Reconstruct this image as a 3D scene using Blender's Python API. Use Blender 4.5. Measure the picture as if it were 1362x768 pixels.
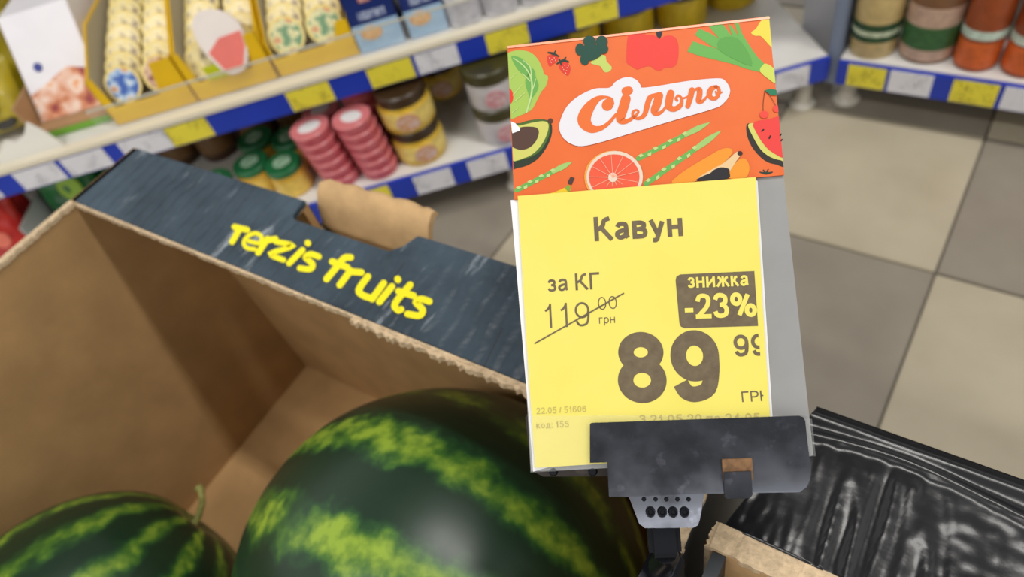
import bpy, bmesh, math, random
from mathutils import Vector, Matrix
from mathutils import noise as mnoise
random.seed(7)
# ------------------------------------------------------------------ camera
scene = bpy.context.scene
for o in list(bpy.data.objects): bpy.data.objects.remove(o)
F_PX, PITCH, ROLL, CAM_H = 900.0, math.radians(48.8), math.radians(-18.69), 0.8
CAM = Vector((0, 0, CAM_H))
FWD = Vector((0, math.cos(PITCH), -math.sin(PITCH)))
_r = Vector((1, 0, 0)); _u = _r.cross(FWD)
CR = _r * math.cos(ROLL) + _u * math.sin(ROLL)
CU = -_r * math.sin(ROLL) + _u * math.cos(ROLL)
cam = bpy.data.cameras.new('camera'); camo = bpy.data.objects.new('camera', cam)
scene.collection.objects.link(camo)
camo.matrix_world = Matrix(((CR.x, CU.x, -FWD.x, 0), (CR.y, CU.y, -FWD.y, 0), (CR.z, CU.z, -FWD.z, CAM_H), (0, 0, 0, 1)))
cam.sensor_fit = 'HORIZONTAL'; cam.sensor_width = 36.0; cam.lens = F_PX / 1362 * 36
cam.clip_start = 0.01
cam.dof.use_dof = True; cam.dof.focus_distance = 0.276; cam.dof.aperture_fstop = 8.0
scene.camera = camo
# ------------------------------------------------------------------ world, lamps, exposure
w = bpy.data.worlds.new('store_ambience'); scene.world = w; w.use_nodes = True
w.node_tree.nodes['Background'].inputs[0].default_value = (1.0, 0.97, 0.93, 1)
w.node_tree.nodes['Background'].inputs[1].default_value = 0.95
def strip_lamp(name, loc, rz, sx, sy, power, col=(1, .97, .92)):
    l = bpy.data.lights.new(name, 'AREA'); l.shape = 'RECTANGLE'; l.size = sx; l.size_y = sy
    l.energy = power; l.color = col
    o = bpy.data.objects.new(name, l); scene.collection.objects.link(o)
    o.location = loc; o.rotation_euler = (0, 0, rz)
AZB = math.radians(-45)
def bf(u, v, z=0.0, az=AZB):
    return Vector((math.cos(az) * u - math.sin(az) * v, math.sin(az) * u + math.cos(az) * v, z))
strip_lamp('ceiling_strip_lamp', bf(0.35, 0.62, 3.0), AZB, 1.6, 0.14, 37)
strip_lamp('ceiling_strip_lamp', bf(-0.6, -1.6, 3.0), AZB, 1.6, 0.14, 46)
strip_lamp('ceiling_strip_lamp', bf(2.2, 0.62, 3.0), AZB, 1.6, 0.14, 20)
scene.view_settings.view_transform = 'Standard'; scene.view_settings.look = 'None'
scene.view_settings.gamma = 1.0; scene.view_settings.use_curve_mapping = False
scene.view_settings.exposure = -0.02
# ------------------------------------------------------------------ pixel helpers (photo pixel -> point on a known plane)
def ray(x, y): return CR * ((x - 681) / F_PX) - CU * ((y - 384) / F_PX) + FWD
def at_z(x, y, z):
    d = ray(x, y); return CAM + d * ((z - CAM_H) / d.z)
def at_plane(x, y, p0, n):
    d = ray(x, y); return CAM + d * ((p0 - CAM).dot(n) / d.dot(n))
# ------------------------------------------------------------------ materials
def srgb(c):
    return tuple(((v / 255) / 12.92 if v / 255 <= .04045 else ((v / 255 + .055) / 1.055) ** 2.4) for v in c) + (1,)
MATS = {}
def mat(name, rgb, rough=.5, metal=0, var=.0, vscale=30, bump=0, bscale=60, spec=.5, rgb2=None, alpha=1, coat=0):
    if name in MATS: return MATS[name]
    m = bpy.data.materials.new(name); m.use_nodes = True; MATS[name] = m
    nt = m.node_tree; b = nt.nodes['Principled BSDF']
    b.inputs['Base Color'].default_value = srgb(rgb); b.inputs['Roughness'].default_value = rough
    b.inputs['Metallic'].default_value = metal; b.inputs['Specular IOR Level'].default_value = spec
    if coat: b.inputs['Coat Weight'].default_value = coat
    if alpha < 1: b.inputs['Alpha'].default_value = alpha
    if var or rgb2:
        tc = nt.nodes.new('ShaderNodeTexCoord'); n = nt.nodes.new('ShaderNodeTexNoise')
        n.inputs['Scale'].default_value = vscale; n.inputs['Detail'].default_value = 5
        nt.links.new(tc.outputs['Object'], n.inputs['Vector'])
        r = nt.nodes.new('ShaderNodeValToRGB'); r.color_ramp.elements[0].position = .35; r.color_ramp.elements[1].position = .68
        c1 = srgb(rgb); c2 = srgb(rgb2) if rgb2 else tuple(min(1, v * (1 + var)) for v in c1[:3]) + (1,)
        r.color_ramp.elements[0].color = c1 if rgb2 else tuple(v * (1 - var) for v in c1[:3]) + (1,)
        r.color_ramp.elements[1].color = c2
        nt.links.new(n.outputs['Fac'], r.inputs['Fac']); nt.links.new(r.outputs['Color'], b.inputs['Base Color'])
    if bump:
        tc2 = nt.nodes.new('ShaderNodeTexCoord'); n2 = nt.nodes.new('ShaderNodeTexNoise'); n2.inputs['Scale'].default_value = bscale
        n2.inputs['Detail'].default_value = 6
        bp = nt.nodes.new('ShaderNodeBump'); bp.inputs['Strength'].default_value = bump; bp.inputs['Distance'].default_value = .002
        nt.links.new(tc2.outputs['Object'], n2.inputs['Vector'])
        nt.links.new(n2.outputs['Fac'], bp.inputs['Height']); nt.links.new(bp.outputs['Normal'], b.inputs['Normal'])
    return m
def nodes(m):
    nt = m.node_tree
    return nt, nt.nodes['Principled BSDF'], (lambda t, **k: _mk(nt, t, k)), nt.links.new
def _mk(nt, t, k):
    n = nt.nodes.new(t)
    for a, v in k.items(): setattr(n, a, v)
    return n
def ramp(nt, stops, interp='LINEAR'):
    r = nt.nodes.new('ShaderNodeValToRGB'); e = r.color_ramp.elements; r.color_ramp.interpolation = interp
    while len(e) < len(stops): e.new(.5)
    for q, (p, c) in zip(e, stops): q.position = p; q.color = c if len(c) == 4 else srgb(c)
    return r
KRAFT = mat('kraft_cardboard', (184, 148, 102), .85, var=.10, vscale=22, bump=.15, bscale=300, spec=.2)
KRAFT_PALE = mat('kraft_cut_edge', (205, 182, 150), .9, var=.16, vscale=260, bump=.6, bscale=500, spec=.1)
KRAFT_TAB = mat('kraft_tab', (196, 162, 118), .85, var=.10, vscale=60, bump=.2, bscale=200, spec=.2)
FLUTE_DARK = mat('flute_shade', (74, 56, 38), .95, spec=.05)  # dark brown stands for the shade inside the flutes
def film_mat(name, c1, c2, rough, wave_scale, wave_rot, strength, nscale, ww=.55):
    m = mat(name, c1, rough, spec=.5); nt, b, N, L = nodes(m)
    tc = N('ShaderNodeTexCoord'); mp = N('ShaderNodeMapping'); mp.inputs['Rotation'].default_value = (0, 0, wave_rot)
    L(tc.outputs['Object'], mp.inputs['Vector'])
    wv = N('ShaderNodeTexWave'); wv.inputs['Scale'].default_value = wave_scale; wv.inputs['Distortion'].default_value = 3.2
    wv.inputs['Detail'].default_value = 2.5; wv.inputs['Detail Scale'].default_value = 1.4
    L(mp.outputs['Vector'], wv.inputs['Vector'])
    n = N('ShaderNodeTexNoise'); n.inputs['Scale'].default_value = nscale; n.inputs['Detail'].default_value = 4
    L(tc.outputs['Object'], n.inputs['Vector'])
    ad = N('ShaderNodeMath', operation='MULTIPLY_ADD'); ad.inputs[1].default_value = ww
    L(wv.outputs['Fac'], ad.inputs[0]); L(n.outputs['Fac'], ad.inputs[2])
    bp = N('ShaderNodeBump'); bp.inputs['Strength'].default_value = strength; bp.inputs['Distance'].default_value = .003
    L(ad.outputs[0], bp.inputs['Height']); L(bp.outputs['Normal'], b.inputs['Normal'])
    n3 = N('ShaderNodeTexNoise'); n3.inputs['Scale'].default_value = 14; n3.inputs['Detail'].default_value = 8
    L(tc.outputs['Object'], n3.inputs['Vector'])
    r = ramp(nt, [(.3, c1), (.72, c2)]); L(n3.outputs['Fac'], r.inputs['Fac']); L(r.outputs['Color'], b.inputs['Base Color'])
    r2 = N('ShaderNodeMapRange'); r2.inputs[3].default_value = rough - .1; r2.inputs[4].default_value = rough + .18
    L(n3.outputs['Fac'], r2.inputs[0]); L(r2.outputs[0], b.inputs['Roughness'])
    return m
FILM = film_mat('black_printed_board', (36, 49, 60), (66, 84, 98), .40, 24, -0.12, .6, 60)
def scuffs(m, col, sc, lo):
    nt, b, N, L = nodes(m); src = b.inputs['Base Color'].links[0].from_socket
    tc = N('ShaderNodeTexCoord'); mp = N('ShaderNodeMapping'); mp.inputs['Scale'].default_value = sc; L(tc.outputs['Object'], mp.inputs['Vector'])
    n = N('ShaderNodeTexNoise'); n.inputs['Scale'].default_value = 1; n.inputs['Detail'].default_value = 7; n.inputs['Roughness'].default_value = .65; L(mp.outputs['Vector'], n.inputs['Vector'])
    r = N('ShaderNodeMapRange'); r.inputs[1].default_value = lo; r.inputs[2].default_value = lo + .12; L(n.outputs['Fac'], r.inputs[0])
    mx = N('ShaderNodeMix', data_type='RGBA'); L(r.outputs[0], mx.inputs[0]); L(src, mx.inputs[6]); mx.inputs[7].default_value = srgb(col); L(mx.outputs[2], b.inputs['Base Color'])
scuffs(FILM, (150, 160, 168), (60, 14, 14), .60)
FILM2 = film_mat('black_glossy_film', (14, 15, 18), (30, 31, 35), .22, 5, 0.2, .22, 40, .0)
# ------------------------------------------------------------------ mesh helpers
COL = scene.collection
def obj(name, me, m=None, parent=None, smooth=False):
    o = bpy.data.objects.new(name, me); COL.objects.link(o)
    if m and not me.materials: me.materials.append(m)
    if parent: o.parent = parent
    if smooth:
        for p in me.polygons: p.use_smooth = True
    return o
def tag(o, label, cat, group=None):
    o['label'] = label; o['category'] = cat
    if group: o['group'] = group
    return o
def empty(name, loc=(0, 0, 0), rz=0.0, label=None, cat=None, group=None, M=None):
    o = bpy.data.objects.new(name, None); COL.objects.link(o); o.empty_display_size = .02
    if M is not None: o.matrix_world = M
    else: o.location = loc; o.rotation_euler = (0, 0, rz)
    if label: tag(o, label, cat, group)
    return o
def me_from(bm, name='mesh', sharp=None):
    bmesh.ops.recalc_face_normals(bm, faces=bm.faces[:])
    me = bpy.data.meshes.new(name); bm.to_mesh(me); bm.free()
    if sharp is not None:
        for p in me.polygons: p.use_smooth = True
        me.set_sharp_from_angle(angle=math.radians(sharp))
    return me
def b_box(bm, x0, x1, y0, y1, z0, z1, M=None):
    vs = [bm.verts.new((x, y, z)) for x in (x0, x1) for y in (y0, y1) for z in (z0, z1)]
    if M is not None:
        for v in vs: v.co = M @ v.co
    for f in ((0, 1, 3, 2), (4, 6, 7, 5), (0, 4, 5, 1), (2, 3, 7, 6), (0, 2, 6, 4), (1, 5, 7, 3)): bm.faces.new([vs[i] for i in f])
def box_me(x0, x1, y0, y1, z0, z1, bevel=0, M=None):
    bm = bmesh.new(); b_box(bm, x0, x1, y0, y1, z0, z1)
    if bevel: bmesh.ops.bevel(bm, geom=bm.edges[:], offset=bevel, segments=2, affect='EDGES')
    if M is not None: bm.transform(M)
    return me_from(bm)
def b_lathe(bm, prof, seg=28, M=None, ax=None):
    rings = []
    for r, z in prof:
        if r < 1e-6: rings.append([bm.verts.new((0, 0, z))])
        else: rings.append([bm.verts.new((r * math.cos(2 * math.pi * i / seg), r * math.sin(2 * math.pi * i / seg), z)) for i in range(seg)])
    for a, b in zip(rings, rings[1:]):
        for i in range(seg):
            j = (i + 1) % seg
            if len(a) == 1 and len(b) == 1: continue
            if len(a) == 1: bm.faces.new((a[0], b[i], b[j]))
            elif len(b) == 1: bm.faces.new((a[i], a[j], b[0]))
            else: bm.faces.new((a[i], a[j], b[j], b[i]))
    if M is not None:
        for rg in rings:
            for v in rg: v.co = M @ v.co
def lathe_me(prof, seg=28, M=None, sharp=35):
    bm = bmesh.new(); b_lathe(bm, prof, seg, M); return me_from(bm, sharp=sharp)
def b_prism(bm, pts, z0, z1):
    a = [bm.verts.new((x, y, z0)) for x, y in pts]; b = [bm.verts.new((x, y, z1)) for x, y in pts]; n = len(pts)
    bm.faces.new(b); bm.faces.new(a[::-1])
    for i in range(n): bm.faces.new((a[i], a[(i + 1) % n], b[(i + 1) % n], b[i]))
def prism_me(pts, z0, z1, bevel=0, M=None):
    bm = bmesh.new(); b_prism(bm, pts, z0, z1)
    if bevel: bmesh.ops.bevel(bm, geom=bm.edges[:], offset=bevel, segments=2, affect='EDGES')
    if M is not None: bm.transform(M)
    return me_from(bm)
def tube_me(pts, r, seg=12):
    bm = bmesh.new(); rings = []; pts = [Vector(p) for p in pts]
    for i, p in enumerate(pts):
        t = (pts[min(i + 1, len(pts) - 1)] - pts[max(i - 1, 0)]).normalized()
        a = t.orthogonal().normalized(); b = t.cross(a)
        if rings:
            pa = prev_a - t * prev_a.dot(t); a = pa.normalized(); b = t.cross(a)
        prev_a = a; rr = r[i] if isinstance(r, (list, tuple)) else r
        rings.append([bm.verts.new(p + (a * math.cos(2 * math.pi * k / seg) + b * math.sin(2 * math.pi * k / seg)) * rr) for k in range(seg)])
    for a, b in zip(rings, rings[1:]):
        for k in range(seg): bm.faces.new((a[k], a[(k + 1) % seg], b[(k + 1) % seg], b[k]))
    bm.faces.new(rings[0][::-1]); bm.faces.new(rings[-1])
    return me_from(bm, sharp=40)
def smooth_loop(pts, n=4, closed=True):
    out = []; N = len(pts)
    for i in range(N if closed else N - 1):
        g = (lambda k: pts[k % N]) if closed else (lambda k: pts[min(max(k, 0), N - 1)])
        p0, p1, p2, p3 = g(i - 1), g(i), g(i + 1), g(i + 2)
        for s in range(n):
            t = s / n
            out.append(tuple(.5 * (2 * b + (c - a) * t + (2 * a - 5 * b + 4 * c - d) * t * t + (3 * b - a - 3 * c + d) * t ** 3) for a, b, c, d in zip(p0, p1, p2, p3)))
    if not closed: out.append(tuple(pts[-1]))
    return out
def dup(root, loc=None, rz=None, label=None, group=None, M=None):
    r = root.copy(); COL.objects.link(r)
    if M is not None: r.matrix_world = M
    else:
        if loc is not None: r.location = loc
        if rz is not None: r.rotation_euler = (0, 0, rz)
    if label: r['label'] = label
    if group: r['group'] = group
    for ch in root.children:
        c = ch.copy(); COL.objects.link(c); c.parent = r
        for g in ch.children:
            d = g.copy(); COL.objects.link(d); d.parent = c
    return r
# ================================================================== FLOOR
AZT = math.radians(-47.76); TILE = 0.3008; TU0, TV0 = 0.0141, 0.7323
fl = obj('floor', box_me(-3.2, 3.2, -2.2, 3.4, -.06, -.004), mat('floor_grout', (104, 98, 88), .9, var=.1, vscale=40))
fl.rotation_euler = (0, 0, AZT); fl['kind'] = 'structure'
T_L = mat('pale_stone_tile', (190, 180, 158), .36, rgb2=(178, 168, 146), vscale=9, bump=.03, bscale=120)
T_D = mat('grey_stone_tile', (152, 144, 131), .36, rgb2=(140, 132, 120), vscale=9, bump=.03, bscale=120)
tme = {}
for k, mm in ((0, T_D), (1, T_L)):
    me = box_me(.0015, TILE - .0015, .0015, TILE - .0015, -.012, 0, bevel=.0012); me.materials.append(mm); tme[k] = me
for i in range(-9, 7):
    for j in range(-4, 7):
        t = obj('tile', tme[(i + j) % 2], None, fl)
        t.location = (TU0 + i * TILE, TV0 + j * TILE, random.uniform(-.0006, .0))
ce = obj('ceiling', box_me(-3.2, 3.2, -3.2, 3.4, 3.15, 3.2), mat('grey_ceiling', (150, 150, 150), .8)); ce['kind'] = 'structure'; ce.rotation_euler = (0, 0, AZT)
# ================================================================== SHELVING
AZS = math.radians(-4.46)
VF = 0.906          # front of the left shelf's base, in its own frame
def sf(u, v, z=0.0): return bf(u, v, z, AZS)
def tf(u, v, z=0.0): return bf(u, v, z, AZT)
S_N = Vector((-math.sin(AZS), math.cos(AZS), 0)); S_U = Vector((math.cos(AZS), math.sin(AZS), 0))
T_N = Vector((-math.sin(AZT), math.cos(AZT), 0)); T_U = Vector((math.cos(AZT), math.sin(AZT), 0))
SHELF_W = mat('white_shelf_metal', (222, 220, 216), .4, var=.04, vscale=12)
SHELF_C = mat('cream_shelf_lip', (226, 218, 196), .4)
PANEL_G = mat('grey_shelf_panel', (150, 152, 158), .5, var=.05, vscale=8)
RAIL_B = mat('blue_price_rail', (28, 58, 178), .35, var=.05, vscale=20)
CLEARP = mat('clear_plastic', (235, 240, 242), .08, alpha=.06)
def ticket_mat(name, c, ink):
    m = mat(name, c, .45); nt, b, N, L = nodes(m)
    tc = N('ShaderNodeTexCoord'); mp = N('ShaderNodeMapping'); mp.inputs['Scale'].default_value = (260, 1, 420)
    n = N('ShaderNodeTexNoise'); n.inputs['Scale'].default_value = 1; n.inputs['Detail'].default_value = 1
    L(tc.outputs['Object'], mp.inputs['Vector']); L(mp.outputs['Vector'], n.inputs['Vector'])
    n2 = N('ShaderNodeTexNoise'); n2.inputs['Scale'].default_value = 45; L(tc.outputs['Object'], n2.inputs['Vector'])
    mu = N('ShaderNodeMath', operation='MULTIPLY'); L(n.outputs['Fac'], mu.inputs[0]); L(n2.outputs['Fac'], mu.inputs[1])
    r = ramp(nt, [(.30, c), (.38, ink)]); L(mu.outputs[0], r.inputs['Fac']); L(r.outputs['Color'], b.inputs['Base Color'])
    return m
TK = {'w': ticket_mat('white_paper_ticket', (226, 226, 232), (168, 168, 176)), 'y': ticket_mat('yellow_paper_ticket', (236, 222, 66), (176, 160, 50))}
def rail(unit, name, u0, u1, y, z0, z1, segs, parent_y0):
    r = obj(name, box_me(u0, u1, y, y + .008, z0, z1, .001), RAIL_B, unit)
    for kind, a, b in segs:
        k = obj('price_ticket', box_me(a, b, y - .0012, y + .001, z0 + .0025, z1 - .002), TK[kind], r)
    return r
def segs_from_px(lst, p0, n, U, f):
    out = []
    for kind, xa, xb in lst:
        pa = at_plane(xa, f(xa), p0, n); pb = at_plane(xb, f(xb), p0, n)
        out.append((kind, pa.dot(U), pb.dot(U)))
    return out
def leg_foot(unit, x, y, name='foot'):
    f = obj(name, lathe_me([(0, .0), (.021, 0), (.022, .004), (.014, .012), (.012, .05), (0, .05)], 20), mat('pale_plastic_foot', (205, 200, 188), .4), unit); f.location = (x, y, 0)
    return f
# ---- left shelving unit
su = empty('shelving_unit', sf(0, VF), AZS, 'white supermarket shelving with two rows of yellow tubs, tins and jars', 'shelf')
ZB, ZT = .107, .288           # the two shelf surfaces
DU = .05                      # upper shelf set back
U0, U1 = -1.5, .535
obj('shelf_board', box_me(U0, U1, .002, .46, ZB - .03, ZB, .002), SHELF_W, su)
obj('shelf_board', box_me(U0, U1, DU + .002, .46, ZT - .03, ZT, .002), SHELF_W, su)
obj('back_panel', box_me(U0, U1, .46, .475, .03, .95), mat('shelf_back_panel', (64, 56, 46), .6), su)
for x in (U0 + .03, -.62, U1 - .02): obj('upright', box_me(x - .015, x + .015, .475, .505, 0, .95, .002), PANEL_G, su)
for x in (-1.2, -.6, .0, U1 - .02): leg_foot(su, x, .028)
lowl = lambda x: 268 + (x - 528) * (100 - 268) / (1100 - 528) - 14
upl = lambda x: 260 + x * (68 - 260) / 671 - 17
low = segs_from_px([('y', 470, 521), ('w', 553, 602), ('w', 624, 674), ('y', 700, 760), ('w', 800, 860), ('w', 1028, 1074)], sf(0, VF), S_N, S_U, lowl)
rail(su, 'price_rail', U0, U1, -.006, .065, ZB, low, 0)
upp = segs_from_px([('w', -60, -6), ('w', 24, 80), ('w', 87, 143), ('w', 163, 224), ('y', 225, 279), ('y', 385, 441), ('y', 491, 549), ('w', 554, 609), ('y', 647, 702), ('y', 764, 820), ('w', 900, 960)], sf(0, VF + DU), S_N, S_U, upl)
rail(su, 'price_rail', U0, U1, DU - .006, .249, .287, upp, 0)
obj('shelf_lip', box_me(U0, U1, DU - .008, DU + .012, ZT - .001, ZT + .008, .001), SHELF_C, su)
obj('front_guard', box_me(-.60, .3, DU + .014, DU + .016, ZT, ZT + .046), CLEARP, su)
obj('guard_edge', box_me(-.60, .3, DU + .0135, DU + .0165, ZT + .0445, ZT + .047), mat('guard_edge_plastic', (214, 212, 196), .2, alpha=.75), su)
# ---- right shelving unit
VR = 1.020
ru = empty('shelving_unit', tf(0, VR), AZT, 'white shelving at the aisle end holding jars of beans and orange jars', 'shelf')
R0, R1 = -.214, 1.1
obj('shelf_board', box_me(R0, R1, .002, .42, ZB - .03, ZB, .002), SHELF_W, ru)
obj('shelf_board', box_me(R0, R1, .06, .42, .52, .545, .002), SHELF_W, ru)
obj('side_panel', box_me(R0 - .012, R0, .05, .44, .045, 1.1, .002), PANEL_G, ru)
obj('back_panel', box_me(R0, R1, .42, .44, .03, 1.1), mat('shelf_back_panel', (64, 56, 46), .6), ru)
obj('upright', box_me(R0 - .022, R0 - .002, .012, .05, .05, 1.1, .003), mat('blue_grey_upright', (122, 134, 156), .4), ru)
for x in (R0 + .012, .2, .6): leg_foot(ru, x, .045)
lr = lambda x: 113 + (x - 1137) * (150 - 113) / 225 - 13
segr = segs_from_px([('y', 1128, 1178), ('w', 1183, 1239), ('y', 1265, 1325), ('w', 1332, 1392), ('y', 1420, 1480)], tf(0, VR), T_N, T_U, lr)
rail(ru, 'price_rail', R0, R1, -.006, .065, ZB, segr, 0)
obj('corner_panel', box_me(-.30, R0 - .022, .082, .088, 0, 1.1), mat('pale_grey_panel', (172, 173, 178), .55, var=.03, vscale=6), ru)
# ================================================================== PRODUCTS
def P_s(u, dv, z): return sf(u, VF + dv, z + .0004)
def lid_disc(name, r, c, inner, ri):     # printed lid: disc + inner disc
    pass
# -- pink tins
PINK = mat('pink_tin_side', (196, 74, 88), .35, rgb2=(214, 110, 120), vscale=60)
PINKL = mat('pink_tin_lid', (224, 128, 132), .3)
WHITEP = mat('white_print', (232, 230, 230), .4)
def make_tin():
    r, h = .031, .0186
    t = empty('pate_tin', (0, 0, 0), 0, 'x', 'tin')
    obj('body', lathe_me([(0, 0), (r * .93, 0), (r, .004), (r, h - .003)], 28), PINK, t)
    obj('lid', lathe_me([(r * 1.02, h - .004), (r * 1.04, h - .001), (r * .98, h + .0005), (r * .88, h - .0008), (0, h - .0008)], 28), PINKL, t)
    l = obj('lid_label', lathe_me([(r * .60, 0), (r * .60, .0006), (0, .0006)], 24), WHITEP, t); l.location = (0, 0, h - .0008)
    l.scale = (1, .78, 1)
    return t
tin0 = make_tin(); _first = [True]
def put_tin(loc, label, group):
    if _first[0]:
        _first[0] = False; tin0.location = loc; tin0['label'] = label; tin0['group'] = group; return tin0
    return dup(tin0, loc, random.uniform(0, 6), label, group)
def tin_stack(u, dv, n, lean_u, lean_v, where, grp):
    for k in range(n):
        lab = 'pink round pate tin within the stack ' + where if k < n - 1 else 'topmost pink tin with white lid oval, stack ' + where
        put_tin(P_s(u + lean_u * k, dv + lean_v * k, ZB + k * .0188), lab, grp)
tin_stack(-.287, .043, 6, -.0022, .0, 'beside the green lidded tubs', 'pink tins beside the green lidded tubs')
tin_stack(-.219, .038, 6, -.0018, .0, 'next to the yellow jar pair', 'pink tins next to the yellow jars')
tin_stack(-.212, .110, 7, -.001, 0, 'behind the one next to the yellow jars', 'pink tins in the second row')
tin_stack(-.285, .118, 5, -.001, 0, 'behind the one beside the green tubs', 'pink tins in the second row, green tub side')
# -- generic jar: body + lid + label band
def make_jar(name, label, cat, r, h, c_body, c_lid, lid_h, c_label=None, lab=(0.2, .8), group=None, neck=.92, c_emblem=None, mb=None):
    t = empty(name, (0, 0, 0), 0, label, cat, group)
    mbod = mb or mat('jar_body_%d_%d_%d' % c_body, c_body, .3, var=.12, vscale=70)
    hb = h - lid_h
    obj('body', lathe_me([(0, 0), (r * .94, 0), (r, .004), (r, hb * .86), (r * neck, hb), (r * neck, hb + .002), (0, hb + .002)], 28), mbod, t)
    obj('lid', lathe_me([(r * neck * 1.0, hb), (r * neck * 1.03, hb + .001), (r * neck * 1.03, h - .003), (r * neck * .96, h), (r * neck * .8, h - .0015), (0, h - .0015)], 28), mat('jar_lid_%d_%d_%d' % c_lid, c_lid, .35, var=.08, vscale=40), t)
    if c_label:
        obj('paper_label', lathe_me([(r * 1.006, hb * lab[0]), (r * 1.014, hb * lab[0]), (r * 1.014, hb * lab[1]), (r * 1.006, hb * lab[1])], 28), mat('jar_label_%d_%d_%d' % c_label, c_label, .4, var=.15, vscale=90), t)
    if c_emblem:
        e = obj('emblem', lathe_me([(.0, .0), (r * .45, 0), (r * .45, .001), (0, .001)], 20), mat('emblem_%d_%d_%d' % c_emblem, c_emblem, .4, rgb2=(220, 200, 200), vscale=120), t)
        e.matrix_local = Matrix.Translation((0, -r * 1.012, hb * .5)) @ Matrix.Rotation(math.radians(90), 4, 'X') @ Matrix.Diagonal((1, .8, 1.6, 1))
    t.rotation_euler = (0, 0, AZS)
    return t
YB = (226, 186, 62)
yj = make_jar('stacked_jar', 'yellow labelled jar with dark brown lid on top of another yellow jar', 'jar', .043, .066, YB, (62, 44, 24), .02, (238, 212, 118), (.25, .85), c_emblem=(206, 140, 60))
yj.location = P_s(-.143, .056, ZB + .066)
dup(yj, P_s(-.143, .056, ZB), AZS + .2, 'yellow labelled jar carrying a brown lidded yellow jar on its top')
dup(yj, P_s(-.085, .175, ZB + .03), AZS, 'yellow jar in shadow behind the silver tin stack').scale = (.9, .9, 1.0)
ST = mat('silver_tin_side', (208, 204, 206), .35, var=.06, vscale=25)
sj = make_jar('silver_tin', 'white silver tin with olive green lid topping the tin stack', 'tin', .041, .069, (208, 204, 206), (64, 60, 28), .022, None, neck=.99, c_emblem=(196, 110, 124), mb=ST)
sj.location = P_s(.0, .045, ZB + .0675)
dup(sj, P_s(.0, .045, ZB), AZS + .1, 'white silver tin underneath the olive lidded tin')
sj2 = dup(sj, P_s(.092, .05, ZB + .0675), AZS, 'white silver tin with olive lid, second stack along from yellow jars'); dup(sj, P_s(.092, .05, ZB), AZS, 'white silver tin at the bottom of the second tin stack')
# green lidded tubs
gt = make_jar('green_lid_tub', 'yellow tub with green printed lid beside the pink tins', 'tub', .031, .056, (222, 176, 60), (28, 104, 60), .012, (232, 198, 92), (.1, .8), neck=1.0)
obj('lid_print', lathe_me([(0, .0565), (.016, .0565), (.016, .0571), (0, .0571)], 20), mat('pale_green_print', (176, 206, 180), .4, rgb2=(60, 120, 80), vscale=140), gt)
gt.location = P_s(-.372, .055, ZB)
for k, (u, dv, z, lab) in enumerate([(-.432, .083, ZB, 'yellow tub with green lid near the dark brown jars'), (-.366, .125, ZB, 'green lidded yellow tub directly behind the one beside the tins'), (-.43, .152, ZB, 'green lidded yellow tub in the second row by the brown jars'), (-.495, .06, ZB, 'green lidded yellow tub at the end of its row behind the carton rim')]):
    dup(gt, P_s(u, dv, z), AZS + k, lab)
bj = make_jar('brown_jar', 'dark brown glass jar in the shelf shadow behind green tubs', 'jar', .036, .105, (70, 46, 28), (58, 44, 26), .018, (112, 82, 46), (.2, .7), group='dark brown jars in the shelf shadow')
bj.location = P_s(-.37, .24, ZB)
for u in (-.45, -.53, -.61, -.69): dup(bj, P_s(u, .24 + random.uniform(-.01, .01), ZB), AZS + u)
# yellow jars behind the price card
tj = make_jar('yellow_jar', 'yellow jar with dark olive lid near the bare end of the low shelf', 'jar', .046, .082, (232, 198, 40), (74, 62, 34), .026, None, group='yellow jars at the empty end of the shelf', neck=1.0)
tj.location = P_s(.368, .225, ZB)
for u, dv in ((.468, .245), (.37, .325), (.27, .23), (.17, .23)): dup(tj, P_s(u, dv, ZB), AZS)
dup(tj, P_s(.47, .345, ZB), AZS)
# red and green bags low on the left
def pillow(name, label, cat, wd, ht, th, m, M, patches=(), group=None, seal=None):
    t = empty(name, label=label, cat=cat, group=group, M=M)
    bm = bmesh.new(); nx, nz = 14, 16; g = {}
    for s in (1, -1):
        for i in range(nx + 1):
            for k in range(nz + 1):
                a, b = i / nx * 2 - 1, k / nz * 2 - 1
                d = th / 2 * (max(0, 1 - abs(a) ** 2.6) ** .6) * (max(0, 1 - abs(b) ** 3.2) ** .6)
                d *= 1 + .13 * math.sin(7 * a + 5 * b) * math.cos(6 * b - 3 * a)
                g[s, i, k] = bm.verts.new((a * wd / 2 * (1 - .04 * math.cos(b * 3)), -s * d, (b + 1) * ht / 2))
        for i in range(nx):
            for k in range(nz): bm.faces.new([g[s, i, k], g[s, i + 1, k], g[s, i + 1, k + 1], g[s, i, k + 1]])
    bmesh.ops.remove_doubles(bm, verts=bm.verts[:], dist=.0004)
    body = obj('pouch', me_from(bm, sharp=60), m, t)
    ms = seal or m
    obj('seal', box_me(-wd / 2, wd / 2, -.001, .001, ht - .002, ht + .012), ms, t)
    for pname, pc, x, z, rx, rz_ in patches:
        dd = th / 2 * (max(0, 1 - abs(2 * x / wd) ** 2.6) ** .6) * (max(0, 1 - abs(2 * z / ht - 1) ** 3.2) ** .6)
        p = obj(pname, lathe_me([(0, 0), (.9, .1), (1, -.6)], 20), pc, t)
        p.matrix_local = Matrix.Translation((x, -dd * 1.07, z)) @ Matrix.Rotation(math.radians(90), 4, 'X') @ Matrix.Diagonal((rx, rz_, .004, 1))
    return t
def MS(u, dv, z, rz=0.0, tilt=0.0):
    return Matrix.Translation(P_s(u, dv, z)) @ Matrix.Rotation(AZS + rz, 4, 'Z') @ Matrix.Rotation(tilt, 4, 'X')
REDB = mat('red_foil_bag', (176, 24, 24), .25, rgb2=(214, 52, 42), vscale=28, coat=.3)
GREENB = mat('green_foil_bag', (20, 92, 48), .25, rgb2=(44, 128, 66), vscale=24, coat=.3)
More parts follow.
